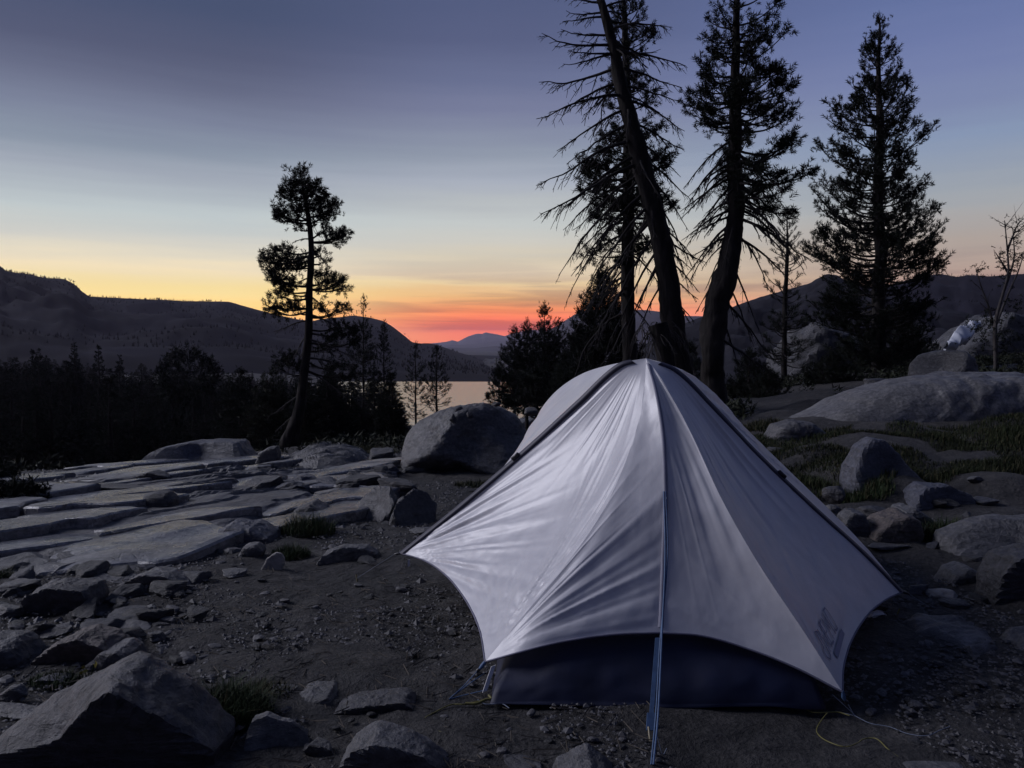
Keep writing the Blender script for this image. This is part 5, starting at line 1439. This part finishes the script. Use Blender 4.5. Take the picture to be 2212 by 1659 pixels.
    R_ = [(15, 10, 80, .4, .2), (45, 2, 105, .1, .25), (70, 350, 130, .15, .25), (95, 8, 95, -.1, .2), (120, 358, 150, -.05, .2), (150, 5, 140, -.05, .3), (185, 350, 120, -.2, .2), (215, 4, 130, -.25, .3), (260, 358, 115, -.3, .3), (300, 8, 100, -.4, .4), (345, 356, 110, -.4, .5), (385, 4, 95, -.6, .6), (425, 352, 92, -.8, .8), (455, 6, 80, -.9, 1.0), (490, 358, 85, -.5, .4), (520, 2, 100, -.35, .2), (560, 356, 75, -.6, .4), (600, 5, 66, -.5, .3), (640, 358, 55, -.6, .4)]
    B_ = [(v, az, l, -.4, .5) for v, az, l in ((60, 80, 90), (110, 275, 80), (170, 100, 110), (230, 260, 110), (290, 85, 120), (340, 280, 110), (400, 95, 120), (450, 262, 90), (510, 80, 100))]
    L2 = [(v + rng.uniform(8, 24), az + rng.normal(0, 22), l * rng.uniform(.55, .95), a - .08, dr + .15) for v, az, l, a, dr in (L_ + R_)[::3]]
    dead_limbs(root, P, R, f, d, L_ + R_ + B_ + L2, rng)

    # tangle of roots and broken limbs at its foot
    p0 = px(1418, 745, 10.6); g0 = gz(p0[0], 10.6); f = np.array([p0[0], 10.6, g0]); root = empty('brush_tangle', f)
    tag(root, 'tangled heap of dead grey branches above the tent peak', 'dead branches')
    for k in range(26):
        mb = MB(); az = rng.uniform(0, 6.28)
        o = px(1425 + rng.normal(0, 18), 705 + rng.uniform(-12, 18), 10.6 + rng.normal(0, .12))
        dead_limb(mb, o, np.array([cos(az), sin(az), 0]), rng.uniform(.15, .38), rng.uniform(-.6, .5), rng.uniform(.8, 2.2), rng.uniform(.007, .014), rng, 4, True, .1, .5)
        obj('branch', mb, M['bark_grey'], root, f)
    mb = MB(); V, F = tube(crv([[f[0] + .05, 10.62, g0 - .1], px(1440, 800, 10.62), px(1432, 740, 10.6), px(1420, 700, 10.6)], 14), np.linspace(.09, .14, 14), 9); mb.add(V, F); obj('stump', mb, M['bark'], root, f)

    # great curved pine right of the tent peak
    r, P, R, f = conifer('pine_tree', 'great curved pine with a live crown right of the tent peak', [(1596, -150, 4), (1594, -60, 8), (1592, 0, 12), (1590, 134, 18), (1588, 268, 25), (1588, 357, 29), (1592, 446, 33), (1583, 513, 39), (1570, 580, 46), (1552, 647, 51), (1540, 723, 53), (1540, 800, 48), (1546, 868, 50)], 11.0,
        [(-140, 5, 5), (-60, 50, 50), (0, 72, 70), (40, 66, 84), (75, 78, 78), (105, 90, 92), (130, 72, 104), (160, 86, 142), (200, 76, 130), (225, 104, 128), (255, 108, 118), (280, 64, 136), (300, 44, 130), (325, 14, 166), (350, 4, 150), (375, 3, 176), (400, 2, 150), (430, 2, 124), (455, 2, 80)], 441,
        tuft=.155, nb=160, per=3.0, up=(.35, -.28), curl=.30, needles=24, tmin=.52, wid=.10, spread=1.3, sidetw=.30, cl=5)
    sp = []
    for v in np.linspace(300, 520, 20): sp.append((v, 180 + rng.normal(0, 28), rng.uniform(60, 120), rng.uniform(-.6, -.15), rng.uniform(.3, .9)))
    for v in np.linspace(330, 500, 12): sp.append((v, rng.normal(0, 40), rng.uniform(70, 150), rng.uniform(-.5, -.1), rng.uniform(.3, .8)))
    sp += [(505, 2, 135, -.45, .35), (470, 350, 160, -.25, .45), (560, 5, 80, -1.0, .8), (600, 10, 70, -.9, .9), (640, 355, 120, -.75, .35), (665, 10, 60, -1.1, .9), (520, 190, 60, -.9, .6), (560, 175, 70, -.9, .5), (600, 185, 50, -.8, .5), (660, 182, 35, -.9, .6)]
    dead_limbs(r, P, R, f, 11.0, sp, rng)
    mb = MB(); o = px(1545, 725, 11.0); dead_limb(mb, o, unit(np.array([1., -.25, 0])), 135 * 11 / FPX, -.55, .10, .022, rng, 12, True, 0, .3); obj('branch', mb, M['deadwood'], r, f)

    # small pine between the two
    conifer('pine_tree', 'small thin pine between the curved pine and straight conifer', [(1700, 469, 2), (1700, 560, 7), (1697, 660, 10), (1694, 780, 12), (1692, 875, 14)], 20.0,
        [(470, 2, 2), (490, 14, 16), (520, 28, 26), (550, 34, 30), (575, 22, 36), (600, 44, 40), (630, 60, 44), (650, 30, 30), (690, 46, 52), (740, 62, 64), (790, 40, 50)], 451, tuft=.19, nb=110, per=4.2, up=(.5, -.15), curl=.3, needles=22, tmin=.4, wid=.07)
    # straight conifer on the right
    conifer('pine_tree', 'tall straight full conifer behind the granite whaleback', [(1897, 38, 3), (1898, 120, 8), (1899, 240, 13), (1899, 380, 18), (1899, 520, 23), (1898, 660, 27), (1896, 800, 30)], 17.0,
        [(40, 3, 3), (70, 14, 16), (100, 24, 26), (125, 46, 30), (150, 46, 42), (185, 34, 38), (215, 54, 66), (250, 80, 62), (285, 118, 70), (310, 128, 98), (345, 140, 102), (375, 138, 84), (405, 104, 64), (430, 92, 64), (455, 106, 76), (478, 152, 100), (505, 126, 92), (530, 112, 100), (550, 176, 112), (580, 150, 122), (620, 140, 134), (660, 126, 124), (700, 152, 110), (750, 120, 92), (800, 70, 60)], 461,
        tuft=.20, nb=280, per=3.0, up=(.45, -.06), curl=.34, needles=22, tmin=.3, wid=.10, cl=4)
    # scraggy half-bare tree at the right edge
    d = 15.0
    f = np.array([px(2160, 770, d)[0], d, px(2160, 775, d)[2] - .2]); root = empty('bare_tree', f)
    tag(root, 'spindly half bare tree at the right picture edge', 'tree')
    mb = MB()
    stems = [[(2152, 790), (2150, 700), (2165, 640), (2178, 590), (2176, 540), (2170, 476)], [(2152, 700), (2180, 630), (2200, 585), (2212, 545)], [(2165, 640), (2190, 560), (2188, 500)], [(2150, 720), (2135, 660), (2120, 620), (2108, 580)], [(2178, 590), (2160, 560), (2150, 545)], [(2176, 540), (2192, 500), (2200, 482)]]
    for i, st in enumerate(stems):
        B = crv(np.array([px(u, v, d + .15 * i) for u, v in st]), 16); V, F = tube(B, np.linspace(.045 if i == 0 else .026, .007, 16), 6); mb.add(V, F)
    V, F = tube([f + [-.05, 0, -.3], np.array(px(2152, 790, d))], [.07, .05], 6); mb.add(V, F)
    obj('trunk', mb, M['bark_grey'], root, f)
    mb = MB()
    for i in range(46):
        st = stems[rng.integers(0, len(stems))]; k_ = rng.integers(1, len(st)); o = px(st[k_][0], st[k_][1] + rng.uniform(-10, 20), d)
        az = rng.uniform(0, 6.28); dead_limb(mb, o, np.array([cos(az), sin(az) * .6, 0]), rng.uniform(.12, .42), rng.uniform(.2, 1.0), .1, .007, rng, 4, True, .2, .45)
    tag(obj('branch', mb, M['deadwood'], root, f), kind='stuff')
    mb = MB(); C_, D_, S_ = [], [], []
    for (u, v, ru, rv, m) in ((2176, 580, 28, 40, 44), (2200, 540, 18, 40, 26), (2112, 582, 12, 8, 12), (2130, 720, 40, 46, 120), (2180, 740, 40, 40, 90), (2185, 660, 30, 30, 30)):
        for _ in range(m): C_.append(px(u + rng.normal(0, ru * .55), v + rng.normal(0, rv * .55), d + rng.normal(0, .3))); D_.append(rng.normal(0, 1, 3)); S_.append(rng.uniform(.06, .13))
    add_tufts(mb, C_, D_, S_, 9, 8, 0, 1.3, .22); obj('crown', mb, [M['needles']], root, f, smooth=False)

    # undergrowth conifers on the right, in front of the cliff
    g3 = 'low conifers under the trees right of the tent'
    small('low dark conifer beside the curved pine foot', 1620, 760, 890, 56, 15, 471, .17, 100, 'conifer', g3)
    small('ragged low conifer before the cliff outcrop', 1660, 800, 895, 46, 14, 472, .16, 80, 'conifer', g3)
    small('dark low conifer left of the straight conifer foot', 1800, 770, 870, 62, 16, 473, .17, 110, 'conifer', g3)
    small('shadowy low conifer behind the whaleback boulder', 1960, 690, 830, 60, 22, 474, .2, 110, 'conifer', g3)
    small('small dark conifer left of the snow patch', 2020, 742, 815, 34, 24, 475, .18, 70, 'conifer', g3)

    # the dark forest down the slope on the left: a few kinds, each tree its own object
    protos = []
    for k in range(6):
        rs = np.random.default_rng(600 + k)
        H = 10.0; mb = MB(); TC, TD, TS = [], [], []
        wd = [1.5, 1.9, 1.3, 2.2, 1.7, 1.55][k]
        ga = 0
        for h in np.sort(rs.random(190) ** .9):
            ga += 2.4 + rs.normal(0, .3); z = H * (1 - h * .97)
            ln = wd * (h ** .85) * rs.uniform(.65, 1.1) * (1 + .12 * sin(h * 11 + k))
            hd = np.array([cos(ga), sin(ga), 0]); m = max(3, int(ln * 7))
            q = rs.uniform(.25, 1, m)
            TC.append(np.array([0, 0, z]) + hd * (ln * q)[:, None] + np.array([0, 0, 1.]) * (ln * (-.15 * q + .2 * q ** 2))[:, None] + rs.normal(0, .10, (m, 3)) * (.3 + h))
            TD.append(hd[None] + rs.normal(0, .5, (m, 3)) + [0, 0, .35]); TS.append(rs.uniform(.7, 1.1, m) * (.24 + .46 * h))
        TC.append(np.array([[0, 0, H - .3]])); TD.append(np.array([[0, 0, 1.]])); TS.append(np.array([.35]))
        add_tufts(mb, np.concatenate(TC), np.concatenate(TD), np.concatenate(TS), 22, 700 + k, 0, 1.0, .13)
        crown = mb.mesh('crown', M['needles_far'], False)
        mb = MB(); V, F = tube(np.array([[0, 0, -1.], [0, 0, 3], [0.05, 0, 7], [0, 0, 9.8]]), [.19, .15, .08, .02], 7); mb.add(V, F)
        trunk = mb.mesh('trunk', M['bark']); protos.append((trunk, crown))
    def plant(u, vtop, dd, k, label, group, wide=1.0, name='conifer'):
        t = px(u, vtop, dd); g = gz(t[0], dd); H = max(t[2] - g, 2.0)
        root = empty(name, (t[0], dd, g)); root.scale = (H / 10 * wide, H / 10 * wide, H / 10); root.rotation_euler = (0, 0, rng.uniform(0, 6.28))
        tag(root, label, 'conifer', group)
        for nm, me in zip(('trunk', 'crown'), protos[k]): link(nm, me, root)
        return root
    fl, fg = 'dark conifer in the dense forest below the left ridge', 'conifers of the dark forest on the left'
    named = [(448 / 6.371, 758, 44, 'forest conifer with a broad double top at the far left'), (84, 755, 40, 'broad forest conifer left of the thin spire'), (160, 742, 46, 'thin spire conifer standing out of the left forest'), (212, 748, 42, 'forest conifer right of the thin spire'), (258, 768, 40, 'pointed forest conifer before the pale talus')]
    for i, (u, v, dd, lb) in enumerate(named): plant(u, v, dd, (i * 2 + 1) % 6, lb, None, .9)
    for i in range(105):
        u = -80 + 760 * ((i * .618) % 1.0); dd = rng.uniform(24, 60)
        v = np.interp(u, [-80, 60, 160, 300, 400, 480, 560, 680], [765, 775, 772, 805, 800, 810, 800, 815]) + rng.uniform(-6, 40) + (60 - dd) * .9
        plant(u, v, dd, int(rng.integers(0, 6)), fl, fg, rng.uniform(1.0, 1.6))
    for i in range(95):
        u = -80 + 930 * ((i * .618 + .3) % 1.0); dd = rng.uniform(62, 150)
        v = np.interp(u, [-80, 300, 520, 600, 720, 850], [772, 790, 800, 806, 822, 838]) + rng.uniform(-5, 18)
        plant(u, v, dd, int(rng.integers(0, 6)), fl, fg, rng.uniform(1.2, 2.0))
    for i in range(18):
        u = rng.uniform(640, 850); dd = rng.uniform(17, 24)
        plant(u, rng.uniform(880, 905) if u < 850 else rng.uniform(915, 940), dd, int(rng.integers(0, 6)), 'low dark conifer thicket tree on the slope before the lake', 'low conifers on the slope before the lake', 1.7)
    # round-headed tree in the forest
    dd = 38.0; t = px(405, 757, dd); g = gz(t[0], dd); f = np.array([t[0], dd, g]); root = empty('round_tree', f)
    tag(root, 'round headed dark tree rising from the left forest', 'tree')
    mb = MB(); V, F = tube(np.array([[t[0], dd, g - .5], [t[0], dd, t[2] - 2.5]]), [.25, .12], 8); mb.add(V, F); obj('trunk', mb, M['bark'], root, f)
    D, _ = ICO[4]; k = rng.choice(len(D), 700)
    lob = 1 + .22 * noise(D[k] * 2.3, 5)
    c = D[k] * lob[:, None] * np.array([1.15, 1.1, 1.25]) * rng.uniform(.75, 1.0, (700, 1)) + np.array([t[0], dd, t[2] - 1.35])
    mb = MB(); add_tufts(mb, c, D[k] + [0, 0, .3], rng.uniform(.28, .5, 700), 16, 9, 0, 1.1, .10)
    c2 = rng.normal(0, 1, (500, 3)) * np.array([1.2, .8, 1.1]) + np.array([t[0], dd, t[2] - 3.8]); add_tufts(mb, c2, rng.normal(0, 1, (500, 3)) + [0, 0, .4], rng.uniform(.3, .55, 500), 14, 10, 0, 1.1, .10)
    obj('crown', mb, [M['needles_far']], root, f, smooth=False)
build_trees()

# ------------------------------------------------------------------ grass and small plants
def blades(mb, C, H, W, rng, lean=.45, mat=0):
    n = len(C); az = rng.uniform(0, 2 * pi, n)
    d = np.stack([np.cos(az), np.sin(az), az * 0], -1)
    s = np.stack([-np.sin(az), np.cos(az), az * 0], -1) * (W / 2)[:, None]
    L = (H * np.abs(rng.normal(0, lean, n)))[:, None]
    up = np.array([0, 0, 1.])
    m = C + d * L * .3 + up * (H * .6)[:, None]; t = C + d * L + up * (H * rng.uniform(.85, 1.0, n))[:, None]
    V = np.stack([C - s, C + s, m + s * .7, m - s * .7, t], 1).reshape(-1, 3)
    b = np.arange(n)[:, None] * 5
    mb.add(V, b + np.array([[0, 1, 2, 3]]), mat); mb.add(V, b + np.array([[3, 2, 4]]), mat)

def build_plants():
    rng = np.random.default_rng(12)
    def tuft(label, u, v, wpx, hpx, n, mats=('grass_fresh', 'grass_dry'), dry=.15):
        p = hit(u, v); k = p[1] / FPX; w = wpx * k / 2; h = hpx * k
        mb = MB()
        r = np.sqrt(rng.random(n)) * w; a = rng.uniform(0, 6.28, n)
        X = p[0] + r * np.cos(a); Y = p[1] + r * np.sin(a) * .8
        C = np.stack([X, Y, ground(X, Y) - .005], -1)
        H = h * rng.uniform(.4, 1.0, n) * (1 - .45 * (r / w) ** 2); W = np.full(n, .0035 * (p[1] / 3) ** .5)
        q = rng.random(n) < dry
        blades(mb, C[~q], H[~q], W[~q], rng, .55, 0); blades(mb, C[q], H[q] * 1.05, W[q], rng, .6, 1)
        tag(obj('grass_tuft', mb, [M[m] for m in mats], None, (p[0], p[1], p[2]), smooth=False), label, 'grass')
    tuft('taller grass tuft under the pointed dark rock on the left', 664, 1152, 120, 62, 900)
    tuft('low green grass tuft right of the thin pale flake', 628, 1204, 86, 40, 700, dry=.08)
    tuft('dark grass tuft right of the biggest foreground rock', 505, 1545, 170, 100, 1500, dry=.1)
    tuft('sparse dry grass behind the foreground grass tuft', 570, 1500, 130, 40, 500, ('grass_dry', 'grass'), .5)
    tuft('grass tuft growing between the right pile and broad slab', 2040, 1168, 120, 60, 1100)
    tuft('grass tuft at the foot of the pointed boulder', 1870, 1076, 120, 44, 1000)
    tuft('grass strip at the edge below the lone pine', 800, 975, 130, 22, 900, ('grass', 'grass_dry'), .3)
    tuft('dry grass at the roots of the lone pine', 715, 968, 110, 26, 800, ('grass', 'grass_dry'), .4)
    tuft('pale grass beside the big domed boulder foot', 1035, 1052, 120, 24, 700, ('grass', 'grass_dry'), .25)
    tuft('small grass tuft at the left edge near the smooth hump', 4, 1250, 60, 32, 400)
    tuft('dry grass fringe where the whaleback meets the trees', 1640, 925, 110, 26, 900, ('grass_dry', 'grass'), .5)
    tuft('dark grass under the rusty wedge rock', 120, 1478, 120, 34, 600, dry=.05)
    # meadow
    n = 120000
    dd = 4.3 + 6.2 * rng.random(n); tt = rng.uniform(.29, .80, n)
    X = tt * dd; Y = dd
    m = fbm(xyz(X * .9, Y * .9), 31, 3) + .35 * noise(xyz(X * 1.7, Y * 1.7), 21)
    edge = np.interp(tt, [.29, .36, .5, .66, .8], [5.4, 5.2, 5.5, 6.2, 5.6])
    keep = (m > -.42 + 1.2 * np.clip((edge - dd) / .8, 0, 2)) & (dd > edge - .9) & (dd < np.interp(tt, [.29, .4, .8], [8.6, 8.2, 8.2]))
    X, Y, m = X[keep], Y[keep], m[keep]
    C = np.stack([X, Y, ground(X, Y) - .004], -1)
    H = rng.uniform(.035, .085, len(X)) * (.6 + 1.2 * np.clip(m + .3, 0, 1)); W = np.full(len(X), .006)
    q = rng.random(len(X)) < .12
    mb = MB(); blades(mb, C[~q], H[~q], W[~q], rng, .5, 0); blades(mb, C[q], H[q], W[q], rng, .5, 1)
    tag(obj('meadow_grass', mb, [M['grass'], M['grass_dry']], smooth=False), 'short dusky meadow grass below the granite whaleback', 'grass', kind='stuff')
    # dark ground cover along the drop-off
    n = 9000
    dd = rng.uniform(9.5, 22, n); tt = rng.uniform(-.75, .1, n); X = tt * dd
    k = fbm(xyz(X * .5, dd * .5), 33, 3) > .0
    C = np.stack([X, dd, ground(X, dd)], -1)[k]
    mb = MB(); add_tufts(mb, C, rng.normal(0, .5, C.shape) + [0, 0, 1], rng.uniform(.10, .30, len(C)), 8, 3, 0, 1.3, .14)
    tag(obj('ground_cover', mb, [M['leaf_dark']], smooth=False), 'dark low scrub covering the slope below the bedrock', 'scrub', kind='stuff')
    n = 12000
    dd = rng.uniform(9.5, 26, n); tt = rng.uniform(.2, .8, n); X = tt * dd
    k = (fbm(xyz(X * .5, dd * .5), 34, 3) > -.05) & (dd > np.interp(tt, [.2, .35, .45, .8], [8.8, 9.8, 11.2, 12.6]))
    C = np.stack([X, dd, ground(X, dd)], -1)[k]
    mb = MB(); add_tufts(mb, C, rng.normal(0, .5, C.shape) + [0, 0, 1], rng.uniform(.10, .30, len(C)), 8, 4, 0, 1.3, .14)
    tag(obj('ground_cover', mb, [M['leaf_dark']], smooth=False), 'dark scrub under the trees right of the tent', 'scrub', kind='stuff')
    # bush at the left edge of the bedrock
    for lb, u, v, w, h, n in (('black bush at the left picture edge by the bedrock', 35, 1082, 150, 68, 420), ('low dark shrub behind the left edge boulder', -10, 1040, 110, 60, 260)):
        p = hit(u, v); k = p[1] / FPX
        c = unit(rng.normal(0, 1, (n, 3))) * (rng.random((n, 1)) ** .4) * np.array([w * k / 2, w * k * .35, h * k * .55]); c[:, 2] = np.abs(c[:, 2])
        root = empty('bush', p); tag(root, lb, 'bush')
        mb = MB(); add_tufts(mb, c + p, rng.normal(0, 1, (n, 3)) + [0, 0, .6], rng.uniform(.05, .11, n), 12, 14, 0, 1.2, .16); obj('foliage', mb, [M['needles']], root, p, smooth=False)
        mb = MB()
        for _ in range(8):
            e = p + np.array([rng.normal(0, w * k * .2), rng.normal(0, .1), h * k * .7]); V, F = tube(crv([p - [0, 0, .05], (p + e) / 2 + rng.normal(0, .02, 3), e], 6), np.linspace(.012, .004, 6), 5); mb.add(V, F)
        obj('stem', mb, M['bark'], root, p)
    # sprig of yellow leaves behind the biggest foreground rock
    p = hit(188, 1478); k = p[1] / FPX; root = empty('yellow_sprig', p); tag(root, 'little sprig of yellow leaves behind the biggest foreground rock', 'plant')
    for du, dv in ((-14, -18), (2, -26), (16, -40), (20, -46), (-8, -30)):
        e = p + np.array([du * k, 0, -dv * k]); mb = MB(); V, F = tube(crv([p - [0, 0, .02], (p + e) / 2 + [.004, 0, 0], e], 6), .0012, 5); mb.add(V, F); obj('stem', mb, M['grass_fresh'], root, p)
        mb = MB(); a = rng.uniform(0, 6.28); s = np.array([cos(a), .4, sin(a)]) * .007; q = np.array([-sin(a), -.3, cos(a)]) * .016
        mb.add([e - q * .2, e + s + q * .4, e + q, e - s + q * .4], [[0, 1, 2, 3]]); obj('leaf', mb, M['flower'], root, p, smooth=False)
build_plants()

# ------------------------------------------------------------------ air
def build_haze():
    x0, x1, y0, y1, z0, z1 = -5200, 5200, -5200, 5200, -40, 96
    V = [(x, y, z) for z in (z0, z1) for y in (y0, y1) for x in (x0, x1)]
    F = [(0, 2, 3, 1), (4, 5, 7, 6), (0, 1, 5, 4), (2, 6, 7, 3), (0, 4, 6, 2), (1, 3, 7, 5)]
    mb = MB(); mb.add(V, F)
    m = bpy.data.materials.new('thin dusk haze'); m.use_nodes = True
    nt = m.node_tree; nt.nodes.clear()
    out = nt.nodes.new('ShaderNodeOutputMaterial'); v = nt.nodes.new('ShaderNodeVolumePrincipled')
    v.inputs['Color'].default_value = (.72, .68, .90, 1); v.inputs['Density'].default_value = HAZE
    v.inputs['Anisotropy'].default_value = .1
    nt.links.new(v.outputs[0], out.inputs['Volume'])
    tag(obj('haze', mb, m, smooth=False), 'thin evening haze over the valley', 'haze', kind='stuff')
HAZE = 1.7e-4
build_haze()
